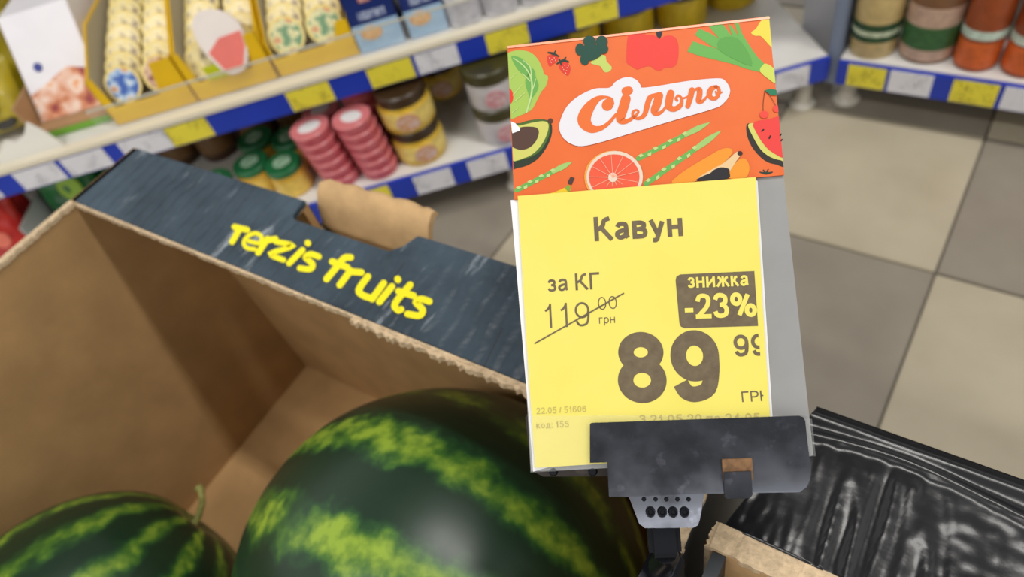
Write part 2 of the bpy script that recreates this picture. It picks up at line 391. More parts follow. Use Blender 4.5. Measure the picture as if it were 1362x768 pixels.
rp = [('print_spot', mat('pale_red_print', (226, 120, 100), .3), .0, .05, .016, .018)]
pillow('snack_bag', 'shiny red foil bag on the low shelf by the carton corner', 'bag', .095, .13, .045, REDB, MS(-.89, .085, ZB, .1, -.15), rp)
pillow('snack_bag', 'shiny red foil bag standing behind another red bag', 'bag', .095, .13, .045, REDB, MS(-.905, .15, ZB, 0, -.1), rp)
pillow('snack_bag', 'dark green foil bag with lime print next to the red bags', 'bag', .105, .13, .045, GREENB, MS(-.775, .14, ZB, .1, -.2), [('print_spot', mat('lime_print', (150, 190, 60), .35), .012, .07, .02, .026)], seal=mat('grey_green_seal', (150, 170, 150), .3))
pillow('snack_bag', 'dark green foil bag behind the lime printed bag', 'bag', .105, .13, .045, GREENB, MS(-.77, .21, ZB, .1, -.1))
dv_ = obj('shelf_divider', box_me(-.0015, .0015, 0, .3, 0, .07), mat('grey_divider', (176, 180, 178), .3)); dv_.location = P_s(-.835, .06, ZB); dv_.rotation_euler = (0, 0, AZS)
tag(dv_, 'thin grey shelf divider between the red and green bags', 'divider')
# -- upper shelf: olive yellow pouches
OLIV = mat('olive_yellow_foil', (120, 104, 14), .28, rgb2=(196, 176, 30), vscale=14, coat=.3)
DARKP = mat('dark_print', (38, 34, 24), .35)
pillow('snack_bag', 'olive yellow foil bag with a dark oval print standing at the shelf front', 'bag', .15, .11, .06, OLIV, MS(-.805, .145, ZT + .013, .1, -.5), [('dark_print', DARKP, .03, .045, .013, .024), ('dark_print', DARKP, .035, .012, .02, .01)])
pillow('snack_bag', 'olive yellow foil bag standing behind the dark oval print bag', 'bag', .15, .15, .06, OLIV, MS(-.812, .25, ZT + .006, .0, -.25), [('dark_print', DARKP, .0, .08, .02, .012)])
pillow('snack_bag', 'olive yellow foil bag in the dark at the back of the shelf', 'bag', .15, .17, .06, OLIV, MS(-.83, .36, ZT, .0, -.1), [])
CARD_BR = mat('brown_tray_card', (172, 136, 98), .8, var=.08)
bm = bmesh.new()
b_prism(bm, [(-.06, 0), (.075, 0), (.06, .03), (.045, .05), (.03, .034), (.01, .026), (-.004, .034), (-.02, .018), (-.06, .022)], 0, .003)
tt = obj('torn_tray', me_from(bm), mat('white_card', (224, 222, 214), .7)); tag(tt, 'torn white cardboard tray front below the olive bags', 'tray')
tt.matrix_world = MS(-.745, .075, ZT) @ Matrix.Rotation(math.radians(78), 4, 'X')
# -- upper shelf: white pastry carton
PW = mat('white_carton', (232, 230, 236), .5, var=.02)
def pastry_mat():
    m = mat('pastry_photo_print', (214, 150, 110), .45); nt, b, N, L = nodes(m)
    tc = N('ShaderNodeTexCoord'); v = N('ShaderNodeTexNoise'); v.inputs['Scale'].default_value = 34; v.inputs['Detail'].default_value = 2.5; L(tc.outputs['Object'], v.inputs['Vector'])
    r = ramp(nt, [(.30, (150, 52, 56)), (.40, (206, 128, 84)), (.48, (226, 176, 150)), (.58, (240, 220, 208)), (.68, (232, 160, 100))]); L(v.outputs['Fac'], r.inputs['Fac'])
    L(r.outputs['Color'], b.inputs['Base Color']); return m
pc = empty('pastry_carton', P_s(-.665, .13, ZT), AZS, 'tall white carton with pastry photograph and green base strip', 'carton')
TILT = Matrix.Rotation(math.radians(-35), 4, 'X')
obj('carton_body', prism_me([(.0094, .0125), (.2, .0125), (.2, .148), (.1043, .148)], -.055, .06, .001, Matrix(((0, 0, 1, 0), (1, 0, 0, 0), (0, 1, 0, 0), (0, 0, 0, 1)))), PW, pc)
obj('photo_print', prism_me([(-.053, .018), (.058, .018), (.058, .075), (.02, .088), (-.02, .072), (-.053, .06)], 0, .0008, 0, TILT @ Matrix.Rotation(math.radians(90), 4, 'X')), pastry_mat(), pc)
obj('blue_mark', lathe_me([(0, 0), (.007, 0), (.007, .0008), (0, .0008)], 16, TILT @ Matrix.Translation((-.024, -.0002, .098)) @ Matrix.Rotation(math.radians(90), 4, 'X')), mat('blue_mark_print', (40, 56, 140), .4), pc)
obj('tray', box_me(-.06, .065, -.02, .2, 0, .014, .001), CARD_BR, pc)
obj('green_strip', box_me(-.06, .065, -.022, -.019, .001, .011), mat('green_strip_print', (112, 168, 52), .5), pc)
obj('side_flap', box_me(-.063, -.059, -.015, .19, 0, .06), CARD_BR, pc)
# -- yellow display trays with rows of round tubs on edge
TRY = mat('yellow_tray_card', (238, 196, 10), .5, rgb2=(228, 180, 6), vscale=16)
RX90 = Matrix.Rotation(math.radians(90), 4, 'X')
GRYC = mat('grey_tray_inside', (176, 168, 146), .7)
def display_tray(u, wd, label, hf=.08, hb=.12, dp=.36, cut=(-.05, .012)):
    t = empty('display_tray', P_s(u, .086, ZT), AZS, label, 'tray')
    h = wd / 2
    obj('tray_floor', box_me(-h, h, 0, dp, 0, .002), GRYC, t)
    pts = [(-h, 0), (h, 0), (h, hf), (cut[1] + .012, hf), (cut[1], .03), (cut[0], .03), (cut[0] - .004, hf), (-h, hf)]
    obj('front_wall', prism_me(pts, -.002, 0, 0, RX90), TRY, t)
    obj('back_wall', box_me(-h, h, dp - .002, dp, 0, hb), TRY, t)
    for s in (-1, 1):
        pts = [(0, 0), (dp, 0), (dp, hb), (dp * .3, hb), (.012, hf), (0, hf)]
        obj('side_wall', prism_me(pts, -.001, .001, 0, Matrix(((0, 0, 1, s * (h - .001)), (1, 0, 0, 0), (0, 1, 0, 0), (0, 0, 0, 1)))), TRY, t)
        if s < 0: obj('side_lining', prism_me([(.004, .003), (dp - .004, .003), (dp - .004, hb - .004), (dp * .3, hb - .004), (.014, hf - .004)], .001, .0016, 0, Matrix(((0, 0, 1, -h + .0005), (1, 0, 0, 0), (0, 1, 0, 0), (0, 0, 0, 1)))), GRYC, t)
    return t
TUBW = mat('cream_tub_rim', (240, 222, 150), .35, rgb2=(228, 200, 96), vscale=50)
TUBY = mat('gap_shaded_tub_side', (196, 150, 56), .35)  # gold-brown: shade between the leaning tubs is put into the cup colour
def lid_art(name, cs, sc=60):
    m = mat(name, cs[0], .3); nt, b, N, L = nodes(m)
    tc = N('ShaderNodeTexCoord'); v = N('ShaderNodeTexNoise'); v.inputs['Scale'].default_value = sc; v.inputs['Detail'].default_value = 1; L(tc.outputs['Object'], v.inputs['Vector'])
    st = [(.36 + .28 * i / max(1, len(cs) - 1), c) for i, c in enumerate(cs)]
    r = ramp(nt, st); L(v.outputs['Fac'], r.inputs['Fac']); L(r.outputs['Color'], b.inputs['Base Color']); return m
ARTS = {'blue': lid_art('blue_lid_art', [(52, 92, 176), (150, 184, 220), (220, 226, 232), (206, 150, 110)]),
        'brown': lid_art('brown_lid_art', [(190, 140, 110), (226, 196, 170), (150, 90, 80)]),
        'green': lid_art('green_lid_art', [(110, 150, 110), (226, 220, 170), (206, 200, 140), (214, 150, 110)]),
        'cream': lid_art('cream_lid_art', [(150, 130, 100), (240, 226, 170), (232, 212, 136)], 75)}
def make_tub(art):
    r, h = .0265, .023
    t = empty('cheese_tub', (0, 0, 0), 0, 'x', 'tub')
    obj('cup', lathe_me([(0, 0), (r * .78, 0), (r * .82, .002), (r * .95, h - .002)], 26), TUBY, t)
    obj('rim', lathe_me([(r * .95, h - .003), (r * 1.06, h - .003), (r * 1.06, h), (r * .9, h)], 26), TUBW, t)
    obj('lid', lathe_me([(r * .93, h - .0005), (r * .9, h + .0006), (0, h + .0006)], 26), ARTS[art], t)
    return t
tubs = {}
def put_tub(art, M, label, group):
    if art not in tubs:
        t = make_tub(art); tubs[art] = t; t['label'] = label; t.matrix_world = M
        if group: t['group'] = group
        return t
    t = dup(tubs[art], label=label, M=M)
    if group: t['group'] = group
    elif 'group' in t: del t['group']
    return t
def tub_row(u, n, front_art, where, dv0=.125, dstep=.0285, z0=.040, rise=.0075):
    for k in range(n):
        lean = math.radians(58 - 2.5 * min(k, 6))
        M = Matrix.Translation(P_s(u + random.uniform(-.001, .001), dv0 + k * dstep, ZT + z0 + rise * k)) @ Matrix.Rotation(AZS, 4, 'Z') @ Matrix.Rotation(lean, 4, 'X')
        if k == 0: put_tub(front_art, M, 'foremost round cheese tub with %s lid, %s' % ({'blue': 'blue pictured', 'brown': 'brownish', 'green': 'green and gold', 'cream': 'plain cream'}[front_art], where), None)
        else: put_tub('cream', M, 'cream rimmed cheese tub on edge in the row ' + where, 'tubs in the row ' + where)
display_tray(-.5165, .135, 'yellow card display tray holding the blue lidded tub row', cut=(-.052, .022))
tub_row(-.546, 9, 'blue', 'next to the white pastry carton')
tub_row(-.484, 9, 'brown', 'beside the blue lidded row')
display_tray(-.3815, .130, 'yellow card display tray with the coral pink sachet at its front', cut=(-.05, .036))
tub_row(-.414, 8, 'cream', 'behind the lime sticker')
tub_row(-.350, 8, 'cream', 'behind the coral sachet', dv0=.135)
display_tray(-.2475, .130, 'yellow card display tray of green and gold lidded tubs', hf=.06, cut=(-.06, .035))
tub_row(-.280, 7, 'green', 'right of the coral sachet tray'.replace('right of', 'alongside'))
tub_row(-.220, 7, 'green', 'against the navy cartons')
# coral sachet
sc = empty('sachet', M=MS(-.366, .083, ZT + .033, .0, math.radians(-22)), label='white and coral pink fan shaped sachet in the yellow tray', cat='sachet')
fan = smooth_loop([(-.016, 0), (.014, 0), (.03, .03), (.032, .062), (.012, .085), (-.02, .09), (-.036, .07), (-.034, .04)], 3)
obj('sachet_body', prism_me(fan, 0, .008, .001, RX90), mat('white_sachet', (232, 222, 216), .4, var=.03), sc)
obj('coral_print', prism_me([(-.014, .002), (.012, .002), (.027, .03), (.03, .052), (-.005, .05), (-.028, .034)], .008, .0088, 0, RX90), mat('coral_print', (232, 118, 108), .4, var=.05), sc)
stk = obj('lime_sticker', box_me(-.018, .018, -.0012, 0, 0, .022), mat('lime_sticker', (196, 206, 16), .4)); tag(stk, 'small lime green sticker on the yellow tray front', 'sticker')
stk.matrix_world = MS(-.395, .0835, ZT + .03)
# -- dark blue cartons, light blue base print
DB = mat('navy_carton', (26, 46, 110), .35, var=.08); LB = mat('light_blue_print', (150, 186, 218), .35, rgb2=(178, 206, 228), vscale=50)
def blue_carton(u, wd, label, dv=.085, depth=.1, h=.098):
    t = empty('blue_carton', P_s(u, dv, ZT), AZS, label, 'carton')
    hw = wd / 2; TL = Matrix.Identity(4)
    obj('carton_body', box_me(-hw, hw, 0, depth, .0, h, .0015, TL), DB, t)
    obj('light_blue_panel', box_me(-hw + .0005, hw - .0005, -.0008, .001, .001, h * .45, 0, TL), LB, t)
    obj('croissant_print', lathe_me([(0, 0), (.015, 0), (.015, .0008), (0, .0008)], 20, TL @ Matrix.Translation((-hw * .25, -.0009, h * .3)) @ RX90 @ Matrix.Diagonal((1.1, .75, 1, 1))), mat('croissant_print', (214, 150, 76), .4, rgb2=(236, 196, 140), vscale=110), t)
    obj('white_lettering', box_me(-hw * .55, hw * .6, -.0008, .0005, h * .52, h * .64, 0, TL), mat('white_smudged_print', (190, 200, 220), .4, rgb2=(60, 80, 140), vscale=160), t)
    obj('red_emblem', box_me(-hw * .3, hw * .2, -.0008, .0005, h * .78, h * .97, 0, TL), mat('red_cream_emblem', (180, 40, 44), .4, rgb2=(226, 210, 190), vscale=130), t)
    return t
blue_carton(-.145, .072, 'navy carton with croissant print beside the gold lidded tubs')
blue_carton(-.070, .060, 'slim navy carton with croissant print beside white glass tubs')
blue_carton(-.146, .072, 'navy carton behind the one beside the gold lidded tubs', dv=.2)
# -- white tubs
wt = make_jar('white_tub', 'small white tub with a pale printed band past the navy cartons', 'tub', .027, .07, (222, 220, 222), (236, 234, 236), .012, (190, 188, 196), (.15, .7), group='white tubs past the navy cartons', neck=1.0)
wt.location = P_s(-.012, .098, ZT)
for k in range(1, 8): dup(wt, P_s(-.012 + .057 * k, .098, ZT), AZS + k)
for k in range(0, 6): dup(wt, P_s(-.012 + .057 * k, .158, ZT), AZS + k)
# -- right shelf jars
def right_jar(name, label, u, v, r, h, cb, cl, lh, clab, lab, extra=None):
    j = make_jar(name, label, 'jar', r, h, cb, cl, lh, clab, lab); j.location = tf(u, VR + v, ZB + .0004); j.rotation_euler = (0, 0, AZT)
    if extra:
        c, (a, b) = extra; hb = h - lh
        obj('label_band', lathe_me([(r * 1.015, hb * a), (r * 1.022, hb * a), (r * 1.022, hb * b), (r * 1.015, hb * b)], 28), mat('band_%d_%d_%d' % c, c, .4, var=.2, vscale=110), j)
    return j
j1 = right_jar('bean_jar', 'glass jar of pale beans with dark green label on the aisle end shelf', -.178, .042, .034, .15, (196, 172, 116), (70, 62, 40), .02, (34, 70, 40), (.22, .45), ((190, 200, 170), (.3, .36)))
j2 = right_jar('preserve_jar', 'jar with pinkish label and green mountain print between bean and orange jars', -.104, .052, .038, .15, (120, 84, 56), (70, 60, 36), .03, (190, 160, 140), (.05, .75), ((52, 96, 52), (.2, .5)))
j3 = right_jar('orange_jar', 'jar of orange spread with white lettering band beside the pinkish jar', -.036, .04, .0285, .16, (150, 72, 34), (60, 110, 104), .03, (206, 98, 40), (.05, .36), ((196, 214, 200), (.40, .5)))
j4 = right_jar('orange_jar', 'jar of orange spread with white band at the outer end', .026, .042, .030, .16, (146, 66, 30), (60, 110, 104), .03, (212, 100, 40), (.05, .36), ((200, 214, 200), (.38, .48)))
for src, u, v, lab in ((j1, -.178, .125, 'glass bean jar directly behind the foremost bean jar'), (j2, -.104, .135, 'pinkish labelled jar standing in the second row'), (j3, -.036, .11, 'orange spread jar standing in the second row'), (j4, .09, .045, 'orange spread jar next along the right shelf'), (j4, .026, .115, 'second row orange spread jar of the outer end')):
    dup(src, tf(u, VR + v, ZB + .0004), AZT, lab)
# ================================================================== CARTONS
ZR, ZF = .48, .10     # rim height, underside of carton
WALL = .006
def rough_strip(p0, p1, wdir, wd, z0, z1, n, jit, zj):
    bm = bmesh.new(); p0, p1, wdir = Vector(p0), Vector(p1), Vector(wdir); rows = []
    for i in range(n + 1):
        c = p0.lerp(p1, i / n); a = random.uniform(0, jit); t = random.uniform(-zj, zj)
        rows.append([bm.verts.new(c + Vector((0, 0, z0))), bm.verts.new(c + wdir * (wd + a) + Vector((0, 0, z0 + t))), bm.verts.new(c + wdir * (wd + a * .8) + Vector((0, 0, z1 + t))), bm.verts.new(c + Vector((0, 0, z1)))])
    for a, b in zip(rows, rows[1:]):
        for k in range(4): bm.faces.new((a[k], a[(k + 1) % 4], b[(k + 1) % 4], b[k]))
    bm.faces.new(rows[0]); bm.faces.new(rows[-1][::-1])
    return me_from(bm)
def pallet(name, cu, cv, lu, lv, az, label):
    t = empty(name, bf(cu, cv, 0, az), az, label, 'pallet'); m = mat('pallet_wood', (150, 118, 80), .8, var=.15, vscale=18)
    for k in range(5):
        y = -lv / 2 + .04 + k * (lv - .08) / 4
        obj('deck_board', box_me(-lu / 2, lu / 2, y - .04, y + .04, .082, .1), m, t)
    for x in (-lu / 2 + .05, 0, lu / 2 - .05):
        obj('bearer', box_me(x - .04, x + .04, -lv / 2, lv / 2, 0, .082), m, t)
    return t
pallet('pallet', -.338, -.025, .60, .50, AZB, 'low wooden pallet underneath the melon carton')
# ---- melon carton
CU0, CU1, CV0, CV1 = -.630, -.045, -.265, .215
cx, cy = (CU0 + CU1) / 2, (CV0 + CV1) / 2
c1 = empty('melon_carton', bf(cx, cy, ZF), AZB, 'open brown carton with black printed rim lettered in yellow, holding watermelons', 'carton')
hx, hy, hh = (CU1 - CU0) / 2, (CV1 - CV0) / 2, ZR - ZF
obj('bottom_panel', box_me(-hx, hx, -hy, hy, 0, .012), KRAFT, c1)
OUT = mat('black_carton_outside', (38, 42, 48), .5, var=.1)
def wall_me(x0, x1, y0, y1, z0, z1, out_axis, hole=None):
    return box_me(x0, x1, y0, y1, z0, z1)
for nm, a in (('wall_panel', (-hx, -hx + WALL, -hy, hy, .0, hh)), ('wall_panel', (hx - WALL, hx, -hy, hy, .0, hh)), ('wall_panel', (-hx, hx, -hy, -hy + WALL, 0, hh - .005))):
    obj(nm, box_me(*a), KRAFT, c1)
# back wall with the hand hole: pieces around the hole
HX0, HX1 = -.400 - cx, -.288 - cx; HZ = hh - .042
bm = bmesh.new()
pts = [(-hx, 0), (hx, 0), (hx, hh - .005), (HX1, hh - .005), (HX1, HZ + .012), (HX1 - .012, HZ), (HX0 + .012, HZ), (HX0, HZ + .012), (HX0, hh - .005), (-hx, hh - .005)]
b_prism(bm, pts, 0, WALL); bm.transform(Matrix(((1, 0, 0, 0), (0, 0, -1, hy), (0, 1, 0, 0), (0, 0, 0, 1))))
obj('wall_panel', me_from(bm), KRAFT, c1)
obj('outer_print', box_me(-hx - .0006, -hx, -hy, hy, 0, hh), OUT, c1)
obj('outer_print', box_me(hx, hx + .0006, -hy, hy, 0, hh), OUT, c1)
bm = bmesh.new(); b_prism(bm, pts, 0, .0006); bm.transform(Matrix(((1, 0, 0, 0), (0, 0, -1, hy + .0007), (0, 1, 0, 0), (0, 0, 0, 1))))
obj('outer_print', me_from(bm), OUT, c1)
# rim flap (horizontal, folded inward) with notch for the hand hole
FW = .0745; NV = .021
fy0, fy1 = hy - FW, hy + .001
pts = [(-hx - .001, fy0), (hx, fy0), (hx, fy1), (HX1, fy1), (HX1 - .002, hy - NV + .008), (HX1 - .010, hy - NV), (HX0 + .006, hy - NV), (HX0, hy - NV + .004), (HX0, fy1), (-hx - .001, fy1)]
rf = obj('rim_flap', prism_me(pts, hh - .005, hh, .0014), FILM, c1)
obj('flap_underside', prism_me(pts, hh - .0058, hh - .0049), KRAFT, c1)
obj('cut_edge', rough_strip((-hx, fy0 + .001, 0), (hx, fy0 + .001, 0), (0, -1, 0), .0012, hh - .0055, hh - .0006, 220, .0016, .0006), KRAFT_PALE, c1)
obj('cut_edge', rough_strip((.05, fy0, 0), (hx, fy0, 0), (0, -1, 0), .0022, hh - .006, hh - .0012, 110, .0032, .0012), KRAFT_PALE, c1)
obj('cut_edge', rough_strip((-hx + .0005, -hy, 0), (-hx + .0005, fy0, 0), (1, 0, 0), .0065, hh - .003, hh + .001, 160, .001, .0008), KRAFT_PALE, c1)
obj('cut_edge', rough_strip((hx - WALL - .001, -hy, 0), (hx - WALL - .001, fy0, 0), (1, 0, 0), .007, hh - .003, hh + .001, 160, .001, .0008), KRAFT_PALE, c1)
obj('front_flap', box_me(-hx, hx, -hy, -hy + .06, hh - .005, hh), FILM, c1)
# creases across the flap
c1_inv = Matrix.Rotation(-AZB, 4, 'Z') @ Matrix.Translation(-bf(cx, cy, ZF))
for pa, pb in (((400, 293), (332, 358)), ((539, 349), (482, 424)), ((668, 437), (644, 488))):
    a_, b_ = c1_inv @ at_z(*pa, ZR), c1_inv @ at_z(*pb, ZR)
    obj('crease', tube_me([(a_.x, a_.y, hh - .0008), (b_.x, b_.y, hh - .0008)], .0010, 6), mat('crease_film', (24, 30, 38), .4), rf)
# pushed-out hand hole tab
bm = bmesh.new(); prof = [(hy + .001, HZ - .002), (hy + .006, HZ + .012), (hy + .010, HZ + .026), (hy + .017, HZ + .036), (hy + .024, HZ + .041), (hy + .029, HZ + .040)]
rows = []
nx = 16
for i in range(nx + 1):
    x = HX0 - .004 + (HX1 - HX0 + .002) * i / nx; r_ = []
    wob = .0016 * math.sin(i * 1.7) + .001 * math.sin(i * 3.1); e = 1 - .12 * (abs(i / nx - .5) * 2) ** 6
    for (y, z) in prof: r_.append(bm.verts.new((x, hy + (y - hy) * e, z + wob * (z - HZ) / .04)))
    for (y, z) in prof[::-1]: r_.append(bm.verts.new((x, hy + (y - hy) * e + .003, z - .0055 + wob * (z - HZ) / .04)))
    rows.append(r_)
for a, b in zip(rows, rows[1:]):
    n = len(a)
    for k in range(n): bm.faces.new((a[k], a[(k + 1) % n], b[(k + 1) % n], b[k]))
bm.faces.new(rows[0]); bm.faces.new(rows[-1][::-1])
obj('hand_hole_tab', me_from(bm, sharp=50), KRAFT_TAB, c1)
# stroke writer: polyline with per-point widths -> flat ribbon; cap 'r' round, 's' square, 'b' butt
def stroke(bm, pts, fmap, z, n=5, seg=8, cap='r', closed=False):
    if closed: P = smooth_loop(pts, n, True)
    else: P = smooth_loop(pts, n, False) if len(pts) > 2 and n > 1 else [tuple(p) for p in pts]
    N_ = len(P); L_, R_ = [], []
    for i, (x, y, wd) in enumerate(P):
        a = P[(i - 1) % N_] if (closed or i) else P[i]; b = P[(i + 1) % N_] if (closed or i < N_ - 1) else P[i]
        d1 = Vector((x - a[0], y - a[1])); d2 = Vector((b[0] - x, b[1] - y))
        d1 = d1.normalized() if d1.length > 1e-9 else d2.normalized(); d2 = d2.normalized() if d2.length > 1e-9 else d1
        t = d1 + d2; t = t.normalized() if t.length > .2 else d1
        k = min(1.5, 1 / max(.4, t.dot(d1))); nx_, ny_ = -t.y * wd / 2 * k, t.x * wd / 2 * k
        ex = 0
        if cap == 's' and not closed and i in (0, N_ - 1): ex = (-1 if i == 0 else 1) * wd / 2
        x += t.x * ex; y += t.y * ex
        L_.append((x + nx_, y + ny_)); R_.append((x - nx_, y - ny_))
    V = lambda q: bm.verts.new(fmap(q[0], q[1], z))
    lv = [V(q) for q in L_]; rv = [V(q) for q in R_]
    for i in range(N_ if closed else N_ - 1):
        k = (i + 1) % N_; bm.faces.new((lv[i], lv[k], rv[k], rv[i]))
    if cap == 'r' and not closed:
        for i, sg in ((0, -1), (N_ - 1, 1)):
            x, y, wd = P[i]; l = Vector((L_[i][0] - x, L_[i][1] - y)); r = wd / 2
            a0 = math.atan2(l.y, l.x); arc = [V((x + r * math.cos(a0 - sg * math.pi * k / seg), y + r * math.sin(a0 - sg * math.pi * k / seg))) for k in range(1, seg)]
            bm.faces.new([lv[i]] + arc + [rv[i]])
DZ = 1.2e-5
def up_normals(bm, n):
    bm.normal_update()
    for f in bm.faces:
        if f.normal.dot(n) < 0: f.normal_flip()
c1_inv = Matrix.Rotation(-AZB, 4, 'Z') @ Matrix.Translation(-bf(cx, cy, ZF))
def flap_map(zx, zy, z): return c1_inv @ at_z(290 + zx * .2203, 280 + zy * .2203, ZR + z)
Wd = 41
LET = [[(100, 100), (175, 118)], [(130, 112), (85, 190)],                                                     # T
       [(186, 186), (248, 198), (264, 162), (228, 138), (180, 156), (155, 196), (176, 228), (220, 234)],              # e
       [(300, 172), (243, 256)], [(300, 182), (346, 172)],                                                        # r
       [(350, 190), (450, 215), (320, 262), (395, 300)],                                                          # z
       [(510, 240), (430, 320)], [(541, 196), (543, 200)],                                                          # i
       [(608, 280), (560, 265), (530, 285), (570, 325), (555, 355), (495, 350)],                                 # s
       [(800, 285), (760, 290), (710, 350), (655, 415)], [(690, 310), (780, 345)],                                 # f
       [(800, 365), (735, 450)], [(795, 370), (865, 375)],                                                        # r
       [(905, 400), (850, 480), (880, 515), (930, 530)], [(1000, 440), (930, 535)],                               # u
       [(1050, 460), (975, 552)], [(1085, 415), (1087, 420)],                                                       # i
       [(1160, 450), (1070, 560), (1085, 600), (1105, 598)], [(1090, 488), (1180, 515)],                           # t
       [(1275, 550), (1225, 535), (1195, 555), (1235, 600), (1215, 635), (1145, 625)]]                             # s
bm = bmesh.new()
ztxt = .0003
for i_, s in enumerate(LET): stroke(bm, [(x, y, 26 if i_ == 2 else 33 if i_ == 5 else 37 if i_ < 9 else Wd) for x, y in s], flap_map, ztxt + DZ * i_, n=4)
up_normals(bm, Vector((0, 0, 1))); me = bpy.data.meshes.new('lettering'); bm.to_mesh(me); bm.free()
obj('lettering', me, mat('yellow_print', (244, 232, 20), .5), rf)['label'] = 'yellow lettering reading terzis fruits'
# ---- second carton, wrapped in glossy black film
AZ2 = math.radians(-45.8)
o2 = at_z(1085, 545, ZR)          # outer corner of its rim
u2d = Vector((math.cos(AZ2), math.sin(AZ2), 0)); v2d = Vector((-math.sin(AZ2), math.cos(AZ2), 0))
c2 = empty('black_film_carton', Vector((o2.x, o2.y, ZF)), AZ2, 'brown double-walled carton with glossy black film wrapped over its rim', 'carton')
L2, D2 = .56, .40                # local: x 0..L2, y -D2..0
obj('bottom_panel', box_me(0, L2, -D2, 0, 0, .012), KRAFT, c2)
obj('wall_panel', box_me(0.0, L2, -.006, 0, 0, hh - .004), OUT, c2)
obj('wall_panel', box_me(L2 - .006, L2, -D2, 0, 0, hh - .004), KRAFT, c2)
obj('wall_panel', box_me(0.0, L2, -D2, -D2 + .006, 0, hh - .004), KRAFT, c2)
obj('wall_panel', prism_me([(0, 0), (.006, 0), (-.013, -.0735), (-.013, -D2), (-.019, -D2), (-.019, -.0735)], 0, hh - .002), OUT, c2)
# wrinkled film rim as real relief
bm = bmesh.new(); NX, NY = 240, 60; g = []
def wr(x, y):
    h = 0.0022 * math.exp(-((y + .004) / .004) ** 2)                                      # rolled outer edge
    h += .0020 * math.exp(-((y + .0145 - .004 * math.sin(x * 40)) / .0024) ** 2)              # second ridge
    nz = lambda a, b, c: mnoise.noise(Vector((a, b, c)))
    f = math.exp(-((x - .03) / .05) ** 2); k = min(1, max(0, (-y - .012) / .01))
    h += k * f * (.0048 * (.35 - abs(nz(x * 105 + 6 * y, y * 16, 1.0))) + .0008 * nz(x * 260, y * 40, 4.0))      # drawn-in pleats
    h += k * (1 - f) * (.0016 * nz(x * 60, y * 75, 2.0) + .0009 * nz(x * 150, y * 190, 3.0))                         # dappled slack film
    h += .00012 * nz(x * 40, y * 160, 7.0)
    return h
SL = lambda y: -.25 * (-y)            # left end slants
for i in range(NX + 1):
    row = []
    for k in range(NY + 1):
        y = .003 - .077 * k / NY; xs = SL(min(y, 0)); tt_ = (i / NX) ** 1.35; x = xs + (L2 - xs) * tt_
        row.append(bm.verts.new((x, y, hh + wr(x, y) - (.004 if k == 0 else 0))))
    g.append(row)
for i in range(NX):
    for k in range(NY): bm.faces.new((g[i][k], g[i + 1][k], g[i + 1][k + 1], g[i][k + 1]))
# skirts
def skirt(vs, dz):
    lo = [bm.verts.new(v.co + Vector((0, 0, dz))) for v in vs]
    for a in range(len(vs) - 1): bm.faces.new((vs[a], vs[a + 1], lo[a + 1], lo[a]))
skirt([g[i][0] for i in range(NX + 1)], -.06); skirt(g[0], -.006); skirt([g[i][NY] for i in range(NX + 1)], -.005)
obj('film_rim', me_from(bm, sharp=150), FILM2, c2)
# double-walled lip below the film, dark end discs painting in the shade of its flutes
lipx = SL(-.074) - .002; ly0, ly1 = -.086, -.0735
obj('inner_lip', box_me(lipx, L2, ly0, ly1, hh - .055, hh - .0015), KRAFT_TAB, c2)
obj('cut_edge', rough_strip((lipx, ly1, 0), (L2, ly1, 0), (0, -1, 0), .0120, hh - .004, hh + .0004, 200, .0014, .0008), KRAFT_PALE, c2)
e_ = obj('cut_edge', rough_strip((lipx, ly0, hh - .027), (lipx, ly1, hh - .027), (-1, 0, 0), .001, -.026, .0265, 14, .002, .0), KRAFT_PALE, c2)
bm = bmesh.new()
for k in range(9):
    for q in (0, 1):
        b_lathe(bm, [(0, 0), (.0021, 0), (.0021, .0018), (0, .0018)], 10, Matrix.Translation((lipx - .0012, ly0 + .0035 + q * .0055 + random.uniform(-.0005, .0005), hh - .005 - k * .0056 - q * .0025)) @ Matrix.Rotation(math.radians(-90), 4, 'Y') @ Matrix.Diagonal((1.0, .8, 1, 1)))
fo = obj('flute_shade_discs', me_from(bm), FLUTE_DARK, c2); fo['kind'] = 'stuff'
p2 = c2.matrix_basis.to_translation()
pc2 = Vector((o2.x, o2.y, 0)) + u2d * (L2 / 2) - v2d * (D2 / 2)
t = pallet('pallet', 0, 0, .54, .40, AZ2, 'low wooden pallet underneath the black film carton'); t.location = (pc2.x, pc2.y, 0)
